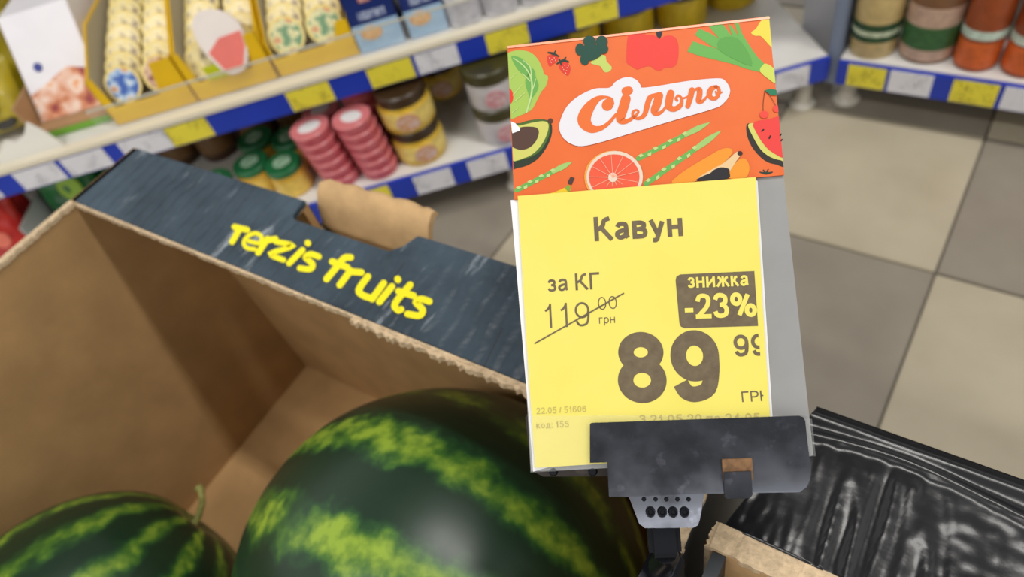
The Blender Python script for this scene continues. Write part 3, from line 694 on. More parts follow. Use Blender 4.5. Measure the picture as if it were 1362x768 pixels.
# ================================================================== WATERMELONS
def melon_mat(name, seed, nstripe=13):
    m = mat(name, (20, 52, 26), .36, spec=.5); nt, b, N, L = nodes(m)
    tc = N('ShaderNodeTexCoord'); sp = N('ShaderNodeSeparateXYZ'); L(tc.outputs['Object'], sp.inputs[0])
    at = N('ShaderNodeMath', operation='ARCTAN2'); L(sp.outputs['Y'], at.inputs[0]); L(sp.outputs['X'], at.inputs[1])
    def noise(sc, det, off=0):
        n = N('ShaderNodeTexNoise'); n.noise_dimensions = '4D'; n.inputs['W'].default_value = seed + off; n.inputs['Scale'].default_value = sc; n.inputs['Detail'].default_value = det
        L(tc.outputs['Object'], n.inputs['Vector']); return n
    n1 = noise(9, 3); n2 = noise(60, 6, 3); n3 = noise(24, 5, 7)
    a = N('ShaderNodeMath', operation='MULTIPLY'); a.inputs[1].default_value = nstripe; L(at.outputs[0], a.inputs[0])
    ma = N('ShaderNodeMath', operation='MULTIPLY_ADD'); ma.inputs[1].default_value = 3.0; L(n1.outputs['Fac'], ma.inputs[0]); L(a.outputs[0], ma.inputs[2])
    mb = N('ShaderNodeMath', operation='MULTIPLY_ADD'); mb.inputs[1].default_value = 3.6; L(n2.outputs['Fac'], mb.inputs[0]); L(ma.outputs[0], mb.inputs[2])
    s = N('ShaderNodeMath', operation='SINE'); L(mb.outputs[0], s.inputs[0])
    mr = N('ShaderNodeMapRange'); mr.inputs[1].default_value = -.35; mr.inputs[2].default_value = .95; L(s.outputs[0], mr.inputs[0])
    r3 = N('ShaderNodeMapRange'); r3.inputs[1].default_value = .22; r3.inputs[2].default_value = .58; L(n3.outputs['Fac'], r3.inputs[0])
    mu = N('ShaderNodeMath', operation='MULTIPLY'); L(mr.outputs[0], mu.inputs[0]); L(r3.outputs[0], mu.inputs[1])
    n4 = noise(110, 3, 11); m4 = N('ShaderNodeMath', operation='MULTIPLY_ADD'); m4.inputs[1].default_value = 1.5; m4.inputs[2].default_value = .15; L(n4.outputs['Fac'], m4.inputs[0])
    mv = N('ShaderNodeMath', operation='MULTIPLY'); L(mu.outputs[0], mv.inputs[0]); L(m4.outputs[0], mv.inputs[1])
    r = ramp(nt, [(.0, (20, 48, 30)), (.25, (32, 70, 36)), (.5, (66, 108, 38)), (.95, (140, 168, 54))]); L(mv.outputs[0], r.inputs['Fac'])
    L(r.outputs['Color'], b.inputs['Base Color'])
    rr = N('ShaderNodeMapRange'); rr.inputs[3].default_value = .26; rr.inputs[4].default_value = .46; L(n3.outputs['Fac'], rr.inputs[0]); L(rr.outputs[0], b.inputs['Roughness'])
    return m
def melon(loc, r, ar, axis, roll, m, label, stem=True):
    z = Vector(axis).normalized(); M = Matrix.Translation(loc) @ z.to_track_quat('Z', 'Y').to_matrix().to_4x4() @ Matrix.Rotation(roll, 4, 'Z')
    t = empty('watermelon', M=M, label=label, cat='watermelon')
    bm = bmesh.new(); bmesh.ops.create_uvsphere(bm, u_segments=96, v_segments=64, radius=1)
    for v in bm.verts:
        a = math.atan2(v.co.y, v.co.x); k = 1 + .006 * math.cos(9 * a) * (1 - abs(v.co.z)) + .008 * math.sin(2 * a + 1)
        v.co = Vector((v.co.x * r * k, v.co.y * r * k, v.co.z * r * ar))
        if v.co.z > 0: v.co.z -= .012 * math.exp(-((v.co.x ** 2 + v.co.y ** 2) / .0009))
    obj('rind', me_from(bm, sharp=180), m, t)
    if stem:
        z0 = r * ar - .013
        obj('stem', tube_me([(0, 0, z0 - .004), (.002, 0, z0 + .008), (.007, .002, z0 + .02), (.016, .003, z0 + .028), (.021, .003, z0 + .029)], [.005, .0034, .003, .0032, .0045], 10), mat('melon_stem', (120, 124, 60), .7, rgb2=(160, 150, 84), vscale=200), t)
    return t
melon(bf(-.2255, .049, .114 + .1545), .1525, 1.065, bf(1, .12, .10), .4, melon_mat('watermelon_rind_large', 1.0), 'large striped watermelon next to the price holder', stem=False)
melon(bf(-.497, -.127, .1135 + .1225), .121, 1.02, bf(.06, .98, .04), .2, melon_mat('watermelon_rind_small', 8.0), 'smaller striped watermelon with dried stem in the carton corner')
# ================================================================== PRICE HOLDER AND CARDS
TO = Vector((0.0606722, 0.1832376, 0.5914896)); TX = Vector((0.962166, -0.258775, -0.085270)); TY = Vector((0.262081, 0.793449, 0.549320))
TX.normalize(); TY = (TY - TX * TY.dot(TX)).normalized(); TN = TX.cross(TY)
TM = Matrix(((TX.x, TY.x, TN.x, TO.x), (TX.y, TY.y, TN.y, TO.y), (TX.z, TY.z, TN.z, TO.z), (0, 0, 0, 1)))
TMI = TM.inverted()
def tp(x, y):
    P = at_plane(x, y, TO, TN); q = TMI @ P; return (q.x, q.y)
def tmap(x, y, z): s, t = tp(x, y); return Vector((s, t, z))
hold = empty('price_holder', M=TM, label='upright metal price holder with black clip plate clamped to the carton', cat='price holder')
head = empty('header_card', M=TM, label='orange printed header card with fruit drawings and white logo', cat='card')
price = empty('price_card', M=TM, label='yellow price card in the clip, below the orange header', cat='card')
def sheet(name, px, h0, h1, m, parent, sm=0, bev=0):
    pts = [tp(*p) for p in (smooth_loop(px, sm) if sm else px)]
    return obj(name, prism_me(pts, h0, h1, bev), m, parent)
LAY = .00009
def flat(name, px, m, parent, h, sm=0):
    pts = [tmap(x, y, h) for x, y in (smooth_loop(px, sm) if sm else px)]
    bm = bmesh.new(); f = bm.faces.new([bm.verts.new(p) for p in pts]); bmesh.ops.triangulate(bm, faces=[f]); up_normals(bm, Vector((0, 0, 1)))
    me = bpy.data.meshes.new(name); bm.to_mesh(me); bm.free(); return obj(name, me, m, parent)
def strokes(name, lst, m, parent, h, fm=None, n=5):
    bm = bmesh.new()
    for i_, s in enumerate(lst): stroke(bm, s, fm or tmap, h + DZ * i_, n)
    up_normals(bm, Vector((0, 0, 1))); me = bpy.data.meshes.new(name); bm.to_mesh(me); bm.free(); return obj(name, me, m, parent)
def ell(cx_, cy_, rx, ry, rot=0, n=28):
    c, s = math.cos(rot), math.sin(rot)
    return [(cx_ + rx * math.cos(a) * c - ry * math.sin(a) * s, cy_ + rx * math.cos(a) * s + ry * math.sin(a) * c) for a in (2 * math.pi * k / n for k in range(n))]
def clipx(px, edge):   # keep the part of a polygon right of / left of a line: edge=(p,q), keeps left side of p->q
    (ax, ay), (bx, by) = edge; out = []
    f = lambda p: (bx - ax) * (p[1] - ay) - (by - ay) * (p[0] - ax)
    for i, p in enumerate(px):
        q = px[(i + 1) % len(px)]; fp, fq = f(p), f(q)
        if fp >= 0: out.append(p)
        if (fp >= 0) != (fq >= 0): t = fp / (fp - fq); out.append((p[0] + t * (q[0] - p[0]), p[1] + t * (q[1] - p[1])))
    return out
L_EDGE = ((685, 262), (675, 62)); R_EDGE = ((1022.5, 22), (1043, 234)); T_EDGE = ((675, 62), (1022, 22)); B_EDGE = ((1043, 234), (685, 263))
def onhead(px):
    for e in (L_EDGE, R_EDGE, T_EDGE, B_EDGE): px = clipx(px, e)
    return px
# --- plastic sleeve (back sheet, front pocket)
GREYP = mat('grey_translucent_plastic', (150, 151, 151), .32, var=.05, vscale=40, alpha=.9)
sheet('sleeve_back', [(680, 66), (1021, 24), (1043, 232), (1083, 606), (1068, 612), (706, 628), (694, 420)], -.0016, -.0010, GREYP, hold)
sheet('front_pocket', [(703, 553), (1031, 552), (1078, 557), (1083, 606), (706, 628)], .0016, .0019, CLEARP, hold)
# --- white paper slip behind the yellow card
WS = sheet('paper_slip', [(679, 266), (720, 263), (730, 622), (709, 628), (696, 470)], -.0009, -.0006, mat('white_paper', (238, 238, 240), .6), price)
WS2 = sheet('paper_slip', [(1000, 238), (1008, 240), (1031, 600), (1018, 604)], -.0009, -.0006, MATS['white_paper'], price)
# --- header card
OR = mat('orange_card', (216, 104, 50), .45, rgb2=(212, 99, 46), vscale=60, spec=.25)
sheet('card', [(675, 62), (1022, 22), (1043, 233), (684, 266)], -.0005, .0003, OR, head)
strokes('fold_edge', [[(676, 63.5, 3), (1022, 24.5, 3)]], mat('pale_orange_fold', (250, 168, 136), .3), head, .0003 + LAY * 3.5)
hz = lambda k: .0003 + LAY * k
C = lambda n, c: mat('print_' + n, tuple(v * .89 for v in c), .5, spec=.25)
def z2(pts): return [(670 + x * .15625, 40 + y * .15625) for x, y in pts]
def z3(pts): return [(860 + x * .15625, 15 + y * .15625) for x, y in pts]
def z4(pts): return [(670 + x * .15625, 140 + y * .15625) for x, y in pts]
def z5(pts): return [(860 + x * .18232, 110 + y * .18232) for x, y in pts]
def st(z, pts): return [(*z([(x, y)])[0], w_) for x, y, w_ in pts]
# lettuce
flat('lettuce_print', onhead(smooth_loop(z2([(20, 230), (70, 185), (150, 175), (230, 195), (290, 250), (330, 330), (345, 380), (378, 400), (360, 480), (320, 530), (280, 610), (240, 680), (180, 715), (120, 740), (60, 765), (10, 760), (10, 400)]), 3)), C('lettuce', (172, 206, 94)), head, hz(1))
flat('leaf_print', z2([(65, 232), (100, 225), (160, 250), (215, 300), (240, 380), (215, 400), (150, 370), (100, 310)]), C('leaf_green', (112, 178, 84)), head, hz(2), 3)
flat('leaf_print', z2([(185, 430), (230, 330), (262, 350), (275, 410), (298, 470), (280, 530), (240, 590), (220, 650), (215, 560), (195, 500)]), C('leaf_green', (112, 178, 84)), head, hz(2), 3)
strokes('leaf_veins', [st(z2, s) for s in ([(85, 245, 1.2), (160, 300, 1.6), (215, 370, 1.8), (240, 450, 2.2), (235, 560, 2.4), (195, 705, 2.2)], [(165, 262, 1), (225, 320, 1.4), (235, 420, 1.4)], [(272, 420, 1), (258, 480, 1.4), (240, 520, 1.6)], [(160, 375, 1), (225, 440, 1.4)])], C('vein', (196, 226, 150)), head, hz(3))
strokes('leaf_veins', [st(z2, s) for s in ([(105, 370, .9), (60, 420, .9)], [(155, 470, .9), (80, 560, 1.2)], [(180, 540, .9), (95, 610, 1.2)], [(120, 670, .9), (75, 705, 1.2)])], C('vein_pale', (206, 228, 140)), head, hz(3))
flat('tomato_print', onhead(ell(*z2([(25, 570)])[0], 9, 12.5)), C('tomato', (240, 62, 44)), head, hz(2))
# strawberries
SRED = C('strawberry', (230, 62, 48)); DGR = C('dark_green', (38, 62, 52)); PALE = C('seed', (250, 190, 150))
for pts in ([(372, 225), (420, 215), (468, 245), (450, 275), (415, 300), (392, 315), (375, 280)], [(470, 300), (520, 275), (560, 300), (568, 345), (548, 390), (510, 372), (480, 340)]):
    flat('strawberry_print', z2(pts), SRED, head, hz(1), 3)
strokes('strawberry_leaves', [st(z2, s) for s in ([(380, 195, 2), (425, 205, 3), (468, 228, 2)], [(440, 183, 1.6), (420, 215, 2)], [(455, 290, 2), (505, 262, 3), (548, 275, 2.5)], [(528, 238, 1.8), (500, 275, 2)], [(475, 255, 2), (490, 300, 2)])], DGR, head, hz(2))
strokes('strawberry_seeds', [st(z2, [(x, y, 1.1), (x + 1, y + 3, 1.1)]) for x, y in ((390, 240), (410, 255), (430, 240), (395, 265), (440, 262), (405, 280), (500, 320), (520, 305), (540, 325), (510, 340), (535, 350), (528, 370), (550, 310))], PALE, head, hz(2))
# broccoli
flat('broccoli_stalk', z2([(740, 285), (760, 255), (800, 245), (830, 215), (868, 225), (875, 270), (918, 315), (908, 350), (868, 365), (845, 345), (820, 310), (780, 300)]), C('stalk', (200, 218, 112)), head, hz(1), 2)
for a in ((650, 170, 40, 52), (690, 255, 40, 48), (730, 100, 55, 45), (740, 190, 80, 75), (835, 105, 50, 52), (845, 165, 45, 45), (790, 210, 40, 30)):
    flat('broccoli_floret', ell(*z2([a[:2]])[0], a[2] * .15625, a[3] * .15625), C('broccoli', (28, 78, 64)), head, hz(3) + a[0] * 1e-7)
# pepper / pomegranate
RED = C('pepper', (244, 72, 62))
flat('pepper_print', onhead(smooth_loop(z3([(-150, 190), (-110, 150), (-60, 175), (0, 205), (60, 205), (115, 240), (150, 215), (210, 210), (255, 240), (272, 310), (268, 400), (250, 460), (200, 485), (160, 480), (120, 508), (70, 500), (30, 470), (-30, 480), (-80, 500), (-130, 470), (-170, 440), (-170, 330), (-165, 250)]), 2)), RED, head, hz(1))
flat('pepper_stem', z3([(75, 152), (130, 148), (132, 200), (112, 240), (85, 215)]), C('pepper_stem', (44, 44, 58)), head, hz(2))
# leek
G1 = C('leek', (112, 184, 88)); G2 = C('leek_dark', (98, 170, 78))
flat('leek_print', onhead(z3([(960, 520), (850, 495), (740, 455), (620, 425), (450, 385), (345, 345), (395, 258), (480, 290), (610, 325), (540, 295), (410, 205), (445, 150), (540, 190), (615, 235), (505, 105), (625, 85), (725, 215), (690, 95), (745, 160), (780, 215), (740, 80), (772, 75), (810, 190), (870, 290), (940, 390), (1005, 455)])), G1, head, hz(1))
flat('leek_shade', z3([(620, 240), (720, 220), (800, 260), (880, 390), (890, 470), (760, 420), (610, 330)]), G2, head, hz(2), 2)
flat('leek_root', onhead(smooth_loop(z3([(960, 515), (985, 465), (1015, 450), (1090, 500), (1100, 615), (1040, 585)]), 2)), C('leek_root', (214, 226, 100)), head, hz(2))
flat('pear_print', onhead(smooth_loop(z3([(888, 185), (930, 150), (960, 100), (1000, 60), (1060, 20), (1075, 300), (1010, 255), (970, 215), (920, 212)]), 3)), C('pear', (244, 226, 84)), head, hz(1))
# avocado
flat('avocado_skin', onhead(smooth_loop(z4([(40, 200), (140, 155), (260, 125), (370, 130), (410, 175), (405, 270), (360, 370), (290, 460), (200, 515), (120, 535), (40, 530)]), 3)), C('avocado_skin', (44, 56, 40)), head, hz(1))
flat('avocado_rind', onhead(smooth_loop(z4([(40, 200), (140, 158), (260, 128), (365, 134), (395, 175), (385, 265), (330, 370), (260, 430), (170, 462), (60, 465)]), 3)), C('avocado_rind', (80, 112, 44)), head, hz(2))
flat('avocado_flesh', onhead(smooth_loop(z4([(40, 205), (140, 178), (270, 148), (350, 142), (382, 170), (372, 240), (330, 330), (260, 410), (170, 455), (60, 462)]), 3)), C('avocado_flesh', (216, 216, 112)), head, hz(3))
flat('avocado_stone', onhead(smooth_loop(z4([(60, 240), (140, 195), (230, 188), (285, 200), (300, 240), (275, 310), (220, 365), (150, 385), (85, 365), (50, 330)]), 3)), C('stone', (88, 62, 52)), head, hz(4))
flat('avocado_nub', ell(*z4([(397, 138)])[0], 3.4, 3.6), C('nub', (92, 58, 44)), head, hz(2))
flat('torn_corner', z4([(64, 145), (100, 160), (142, 205), (135, 222), (75, 245)]), MATS['white_paper'], head, hz(5), 0)
# asparagus
ASP = C('asparagus', (112, 184, 88)); ASPT = C('asparagus_tip', (166, 208, 118)); ASPS = C('asparagus_scale', (196, 222, 140))
def asparagus(z, a, b, w0, tip=.3, nsc=7):
    (x0, y0), (x1, y1) = z([a])[0], z([b])[0]; L_ = lambda t: (x0 + (x1 - x0) * t, y0 + (y1 - y0) * t)
    t1 = 1 - tip
    strokes('asparagus_stalk', [[(*L_(0), w0), (*L_(t1), w0 * .92)]], ASP, head, hz(1))
    strokes('asparagus_tip', [[(*L_(t1 - .03), w0 * .9), (*L_(t1 + tip * .4), w0 * 1.15), (*L_(t1 + tip * .75), w0 * .75), (*L_(1), w0 * .2)]], ASPT, head, hz(2))
    l = math.hypot(x1 - x0, y1 - y0); nx_, ny_ = -(y1 - y0) / l, (x1 - x0) / l
    for k in range(nsc):
        t = .04 + (t1 - .08) * k / max(1, nsc - 1); s = 1 if k % 2 else -1; x, y = L_(t); dx, dy = (x1 - x0) / l, (y1 - y0) / l
        q = [(x + nx_ * s * w0 * .55 - dx * 3, y + ny_ * s * w0 * .55 - dy * 3), (x + nx_ * s * w0 * .6 + dx * 2, y + ny_ * s * w0 * .6 + dy * 2), (x + dx * 4, y + dy * 4), (x - dx * 1.5, y - dy * 1.5)]
        flat('asparagus_scale', q, ASPS, head, hz(3))
asparagus(z5, (-60, 555), (455, 297), 6.6)
asparagus(z5, (-5, 740), (538, 357), 7)
asparagus(z4, (112, 725), (578, 487), 6.4)
# citrus slice
def citrus():
    cxp, cyp = z4([(940, 615)])[0]
    flat('citrus_peel', onhead(ell(cxp - .8, cyp, 39, 35)), C('citrus_peel', (250, 168, 70)), head, hz(4))
    flat('citrus_pith', onhead(ell(cxp + .6, cyp - .3, 37.5, 34.2)), C('citrus_pith', (240, 220, 200)), head, hz(5))
    flat('citrus_flesh', onhead(ell(cxp, cyp, 33.5, 30)), C('citrus_flesh', (246, 96, 66)), head, hz(6))
    ls = []
    mx, my = z4([(928, 620)])[0]
    for k in range(13):
        a = 2 * math.pi * k / 13 + .24; ex, ey = cxp + 33 * math.cos(a), cyp + 29.5 * math.sin(a)
        if ey > 252 - (ex - 780) * .07: 
            f = (250 - (ex - 780) * .07 - my) / (ey - my); ex, ey = mx + (ex - mx) * f, my + (ey - my) * f
        ls.append([(mx, my, 1.0), (ex, ey, .8)])
    strokes('citrus_membrane', ls, C('membrane', (250, 170, 140)), head, hz(7))
    flat('citrus_core', ell(mx, my, 6, 6.2), C('citrus_pith', (240, 220, 200)), head, hz(8))
citrus()
# small banana, papaya, watermelon slice, cherries
flat('fruit_print', z4([(370, 765), (450, 735), (520, 705), (560, 690), (555, 752)]), C('banana', (248, 208, 40)), head, hz(1), 2)
flat('fruit_stem', z4([(520, 705), (545, 680), (572, 688), (562, 745), (540, 730)]), C('banana_green', (140, 170, 60)), head, hz(2))
flat('fruit_tip', z4([(545, 655), (570, 612), (604, 622), (580, 680), (552, 675)]), C('tip', (84, 56, 52)), head, hz(3))
PAP = C('papaya', (250, 158, 48))
flat('papaya_print', onhead(smooth_loop(z5([(185, 735), (230, 680), (330, 610), (450, 540), (540, 490), (600, 482), (625, 510), (560, 590), (430, 670), (350, 725)]), 3)), PAP, head, hz(4))
flat('papaya_print', onhead(smooth_loop(z5([(600, 700), (620, 620), (680, 560), (725, 565), (748, 620), (735, 680), (700, 700)]), 3)), PAP, head, hz(4))
flat('papaya_flesh', onhead(smooth_loop(z5([(360, 720), (450, 650), (560, 590), (640, 520), (665, 508), (690, 530), (670, 550), (630, 610), (600, 660), (585, 705)]), 2)), C('papaya_flesh', (240, 206, 156)), head, hz(5))
flat('papaya_seeds', onhead(smooth_loop(z5([(365, 720), (410, 685), (460, 665), (490, 640), (540, 622), (595, 632), (602, 660), (585, 705)]), 3)), C('seeds', (40, 38, 44)), head, hz(6))
flat('papaya_end', ell(*z5([(678, 520)])[0], 3.4, 3.1), C('nub2', (64, 40, 34)), head, hz(6))
flat('melon_rind_print', onhead(smooth_loop(z5([(728, 310), (735, 400), (780, 490), (860, 570), (940, 598), (1040, 600), (1040, 300), (900, 290), (780, 298)]), 3)), C('rind', (50, 46, 42)), head, hz(1))
flat('melon_pith_print', onhead(smooth_loop(z5([(738, 312), (770, 390), (830, 490), (900, 545), (980, 570), (1040, 575), (1040, 290), (900, 285), (790, 296)]), 3)), C('pith', (222, 218, 112)), head, hz(2))
flat('melon_flesh_print', onhead(smooth_loop(z5([(778, 296), (800, 370), (850, 450), (920, 515), (1040, 545), (1040, 255), (900, 268)]), 3)), C('flesh', (242, 70, 66)), head, hz(3))
strokes('melon_pips', [st(z5, s) for s in ([(838, 358, 2), (850, 348, 2.2)], [(892, 410, 2.2), (900, 394, 2.2)], [(972, 390, 2), (978, 380, 2)], [(980, 428, 2), (984, 420, 2)])], C('pips', (50, 26, 28)), head, hz(4))
strokes('cherry_stalks', [st(z5, s) for s in ([(848, 220, .7), (848, 150, .7), (860, 62, .8)], [(862, 65, .8), (900, 105, .7), (940, 175, .7)])], C('stalks', (90, 40, 30)), head, hz(4))
flat('cherry_leaf', onhead(smooth_loop(z5([(862, 62), (900, 52), (950, 62), (945, 95), (910, 97), (885, 82)]), 3)), C('cherry_leaf', (40, 128, 92)), head, hz(5))
for q, r_ in (((854, 238), 5.8), ((948, 196), 5.5)): flat('cherry_print', onhead(ell(*z5([q])[0], r_, r_ * .85)), C('cherry', (246, 78, 66)), head, hz(5))
strokes('small_leaves', [st(z5, s) for s in ([(825, 655, 1.5), (870, 664, 3), (915, 655, 1.5)], [(850, 640, 1.5), (868, 662, 2)], [(885, 635, 1.5), (872, 662, 2)])], DGR, head, hz(2))
# logo
def z1(pts): return [(740 + x * .1762, 95 + y * .1762) for x, y in pts]
flat('logo_plate', z1([(22, 440), (32, 370), (80, 270), (170, 190), (290, 135), (400, 128), (440, 88), (490, 58), (550, 48), (605, 70), (637, 112), (650, 128), (780, 112), (1000, 76), (1210, 57), (1270, 75), (1308, 135), (1300, 190), (1265, 240), (1190, 285), (900, 370), (600, 460), (350, 535), (200, 568), (120, 555), (55, 510)]), C('logo_white', (240, 238, 246)), head, hz(4), 4)
LO = C('logo_orange', (243, 119, 54)); S_ = .1762
def sl(pts): return [(740 + x * S_, 95 + y * S_, w_ * S_) for x, y, w_ in pts]
strokes('logo_lettering', [sl(s) for s in (
    [(424, 250, 26), (415, 215, 22), (370, 200, 22), (310, 215, 46), (250, 275, 80), (212, 350, 100), (220, 400, 95), (270, 440, 62), (340, 432, 36), (400, 390, 28), (450, 330, 22)],
    [(384, 262, 84), (390, 254, 84)],
    [(522, 154, 62), (546, 150, 62)],
    [(524, 212, 72), (508, 270, 74), (486, 340, 72), (486, 375, 56), (530, 382, 34), (590, 345, 22), (618, 312, 18), (600, 297, 16), (576, 316, 20), (582, 350, 22), (625, 360, 26), (665, 330, 36), (685, 260, 42), (705, 205, 40), (740, 186, 30), (775, 185, 40)],
    [(775, 190, 60), (758, 250, 64), (740, 305, 58), (762, 325, 34), (800, 305, 22), (835, 255, 18)],
    [(862, 172, 56), (850, 225, 58), (850, 275, 50), (890, 290, 40), (935, 262, 36), (945, 215, 22), (920, 188, 18), (900, 210, 20), (910, 225, 20)], [(940, 215, 16), (990, 195, 14), (1015, 160, 18)],
    [(1022, 148, 44), (1008, 205, 44), (990, 268, 38)], [(1018, 165, 14), (1050, 142, 20), (1078, 145, 40), (1078, 185, 44), (1072, 230, 40), (1100, 232, 24), (1140, 190, 16)],
    [(1205, 122, 26), (1168, 138, 40), (1152, 178, 42), (1170, 208, 32), (1205, 205, 28), (1225, 165, 28), (1218, 130, 24), (1195, 122, 20)], [(1200, 158, 12), (1212, 180, 14), (1248, 162, 10)])], LO, head, hz(5), n=6)
# --- yellow price card
YL = mat('yellow_card', (226, 214, 106), .48, rgb2=(222, 210, 98), vscale=30, spec=.25)
sheet('card', [(689, 262), (1004, 237), (1014, 420), (1026, 602), (712, 622), (699, 430)], .0012, .0015, YL, price)
INK = mat('dark_ink', (110, 97, 76), .55, rgb2=(96, 84, 65), vscale=320, spec=.3)
def ring(x0, y0, x1, y1, n=14): return [((x0 + x1) / 2 + (x1 - x0) / 2 * math.cos(2 * math.pi * k / n), (y0 + y1) / 2 + (y1 - y0) / 2 * math.sin(2 * math.pi * k / n)) for k in range(n)]
# glyph: (width, is_lowercase, [(points, kind)])  kind: o closed ring, c smooth curve, l straight polyline, L straight with square caps
G_ = {'0': (.56, 0, [(ring(0, 0, 1, 1), 'o')]), '8': (.58, 0, [(ring(.05, .54, .95, 1), 'o'), (ring(0, 0, 1, .54), 'o')]),
 '9': (.57, 0, [(ring(0, .36, 1, 1), 'o'), ([(1, .68), (.985, .4), (.86, .1), (.5, 0), (.2, .04), (.03, .2)], 'c')]),
 '6': (.57, 0, [(ring(0, 0, 1, .64), 'o'), ([(0, .32), (.015, .6), (.14, .9), (.5, 1), (.8, .96), (.97, .8)], 'c')]),
 '1': (.40, 0, [([(.75, 0), (.75, 1)], 'L'), ([(.75, .98), (.45, .8), (.1, .72)], 'c')]),
 '2': (.56, 0, [([(.02, .72), (.15, .93), (.5, 1), (.88, .92), (.97, .7), (.75, .42), (.3, .16), (.06, .02)], 'c'), ([(0, 0), (1, 0)], 'L')]),
 '3': (.56, 0, [([(.03, .78), (.2, .96), (.52, 1), (.88, .9), (.9, .66), (.62, .54), (.4, .53)], 'c'), ([(.4, .53), (.75, .5), (1, .32), (.9, .08), (.5, 0), (.15, .05), (0, .22)], 'c')]),
 '4': (.58, 0, [([(.74, 0), (.74, 1)], 'L'), ([(.74, 1), (0, .28)], 'l'), ([(0, .26), (1, .26)], 'L')]),
 '5': (.56, 0, [([(.95, 1), (.22, 1)], 'L'), ([(.2, 1), (.1, .52)], 'l'), ([(.08, .5), (.5, .62), (.95, .45), (.98, .2), (.7, .0), (.3, .0), (.0, .17)], 'c')]),
 '%': (.92, 0, [(ring(0, .55, .36, 1), 'o'), (ring(.64, 0, 1, .45), 'o'), ([(.28, 0), (.72, 1)], 'l')]),
 '-': (.34, 0, [([(.1, .32), (.9, .32)], 'L')]), '/': (.3, 0, [([(0, 0), (1, 1)], 'l')]), '.': (.16, 0, [([(.5, .0), (.5, .02)], 'L')]), ':': (.16, 0, [([(.5, 0), (.5, .02)], 'L'), ([(.5, .6), (.5, .62)], 'L')]), ' ': (.28, 0, []),
 'К': (.66, 0, [([(0, 0), (0, 1)], 'L'), ([(.06, .45), (.45, .62), (.6, .9), (.98, 1)], 'c'), ([(.35, .55), (1, 0)], 'L')]),
 'Г': (.52, 0, [([(0, 0), (0, 1)], 'L'), ([(0, 1), (1, 1)], 'L')]),
 'Р': (.58, 0, [([(0, 0), (0, 1)], 'L'), ([(0, 1), (.65, 1), (.98, .86), (.98, .6), (.65, .44), (0, .44)], 'c')]),
 'Н': (.62, 0, [([(0, 0), (0, 1)], 'L'), ([(1, 0), (1, 1)], 'L'), ([(.1, .52), (.9, .52)], 'l')]),
 'а': (.54, 1, [([(.86, .55), (.45, .5), (.05, .36), (.02, .14), (.28, 0), (.62, .08), (.86, .3)], 'c'), ([(.04, .78), (.2, .96), (.5, 1), (.8, .93), (.87, .7), (.87, .3), (.9, .1), (1, -.04)], 'c')]),
 'в': (.54, 1, [([(0, 0), (0, 1)], 'L'), ([(0, 1), (.55, 1), (.88, .9), (.85, .66), (.5, .54), (0, .54)], 'c'), ([(.45, .54), (.9, .45), (1, .25), (.85, .04), (.5, 0), (0, 0)], 'c')]),
 'у': (.54, 1, [([(0, 1), (.52, .06)], 'L'), ([(1, 1), (.55, .05), (.38, -.3), (.05, -.33)], 'c')]),
 'н': (.54, 1, [([(0, 0), (0, 1)], 'L'), ([(1, 0), (1, 1)], 'L'), ([(.1, .54), (.9, .54)], 'l')]),
 'и': (.56, 1, [([(0, 0), (0, 1)], 'L'), ([(1, 0), (1, 1)], 'L'), ([(.04, .08), (.96, .92)], 'l')]),
 'ж': (.80, 1, [([(.5, 0), (.5, 1)], 'L'), ([(0, 1), (.2, .9), (.3, .6), (.48, .54)], 'c'), ([(1, 1), (.8, .9), (.7, .6), (.52, .54)], 'c'), ([(.32, .58), (0, 0)], 'L'), ([(.68, .58), (1, 0)], 'L')]),
 'к': (.5, 1, [([(0, 0), (0, 1)], 'L'), ([(.06, .5), (.45, .6), (.6, .92), (.98, 1)], 'c'), ([(.35, .58), (1, 0)], 'L')]),
 'г': (.4, 1, [([(0, 0), (0, 1)], 'L'), ([(0, 1), (1, 1)], 'L')]), 'р': (.54, 1, [([(0, -.38), (0, 1)], 'L'), (ring(0, 0, 1, 1), 'o')]),
 'о': (.54, 1, [(ring(0, 0, 1, 1), 'o')]), 'п': (.54, 1, [([(0, 0), (0, 1)], 'L'), ([(1, 0), (1, 1)], 'L'), ([(0, 1), (1, 1)], 'l')]),
 'д': (.6, 1, [([(0, -.22), (0, 0)], 'L'), ([(1, -.22), (1, 0)], 'L'), ([(0, 0), (1, 0)], 'l'), ([(.18, 0), (.32, .6), (.36, 1)], 'c'), ([(.36, 1), (.84, 1)], 'L'), ([(.84, 1), (.84, 0)], 'L')])}
G_['з'] = (.46, 1, G_['3'][2]); G_['З'] = (.58, 0, G_['3'][2])
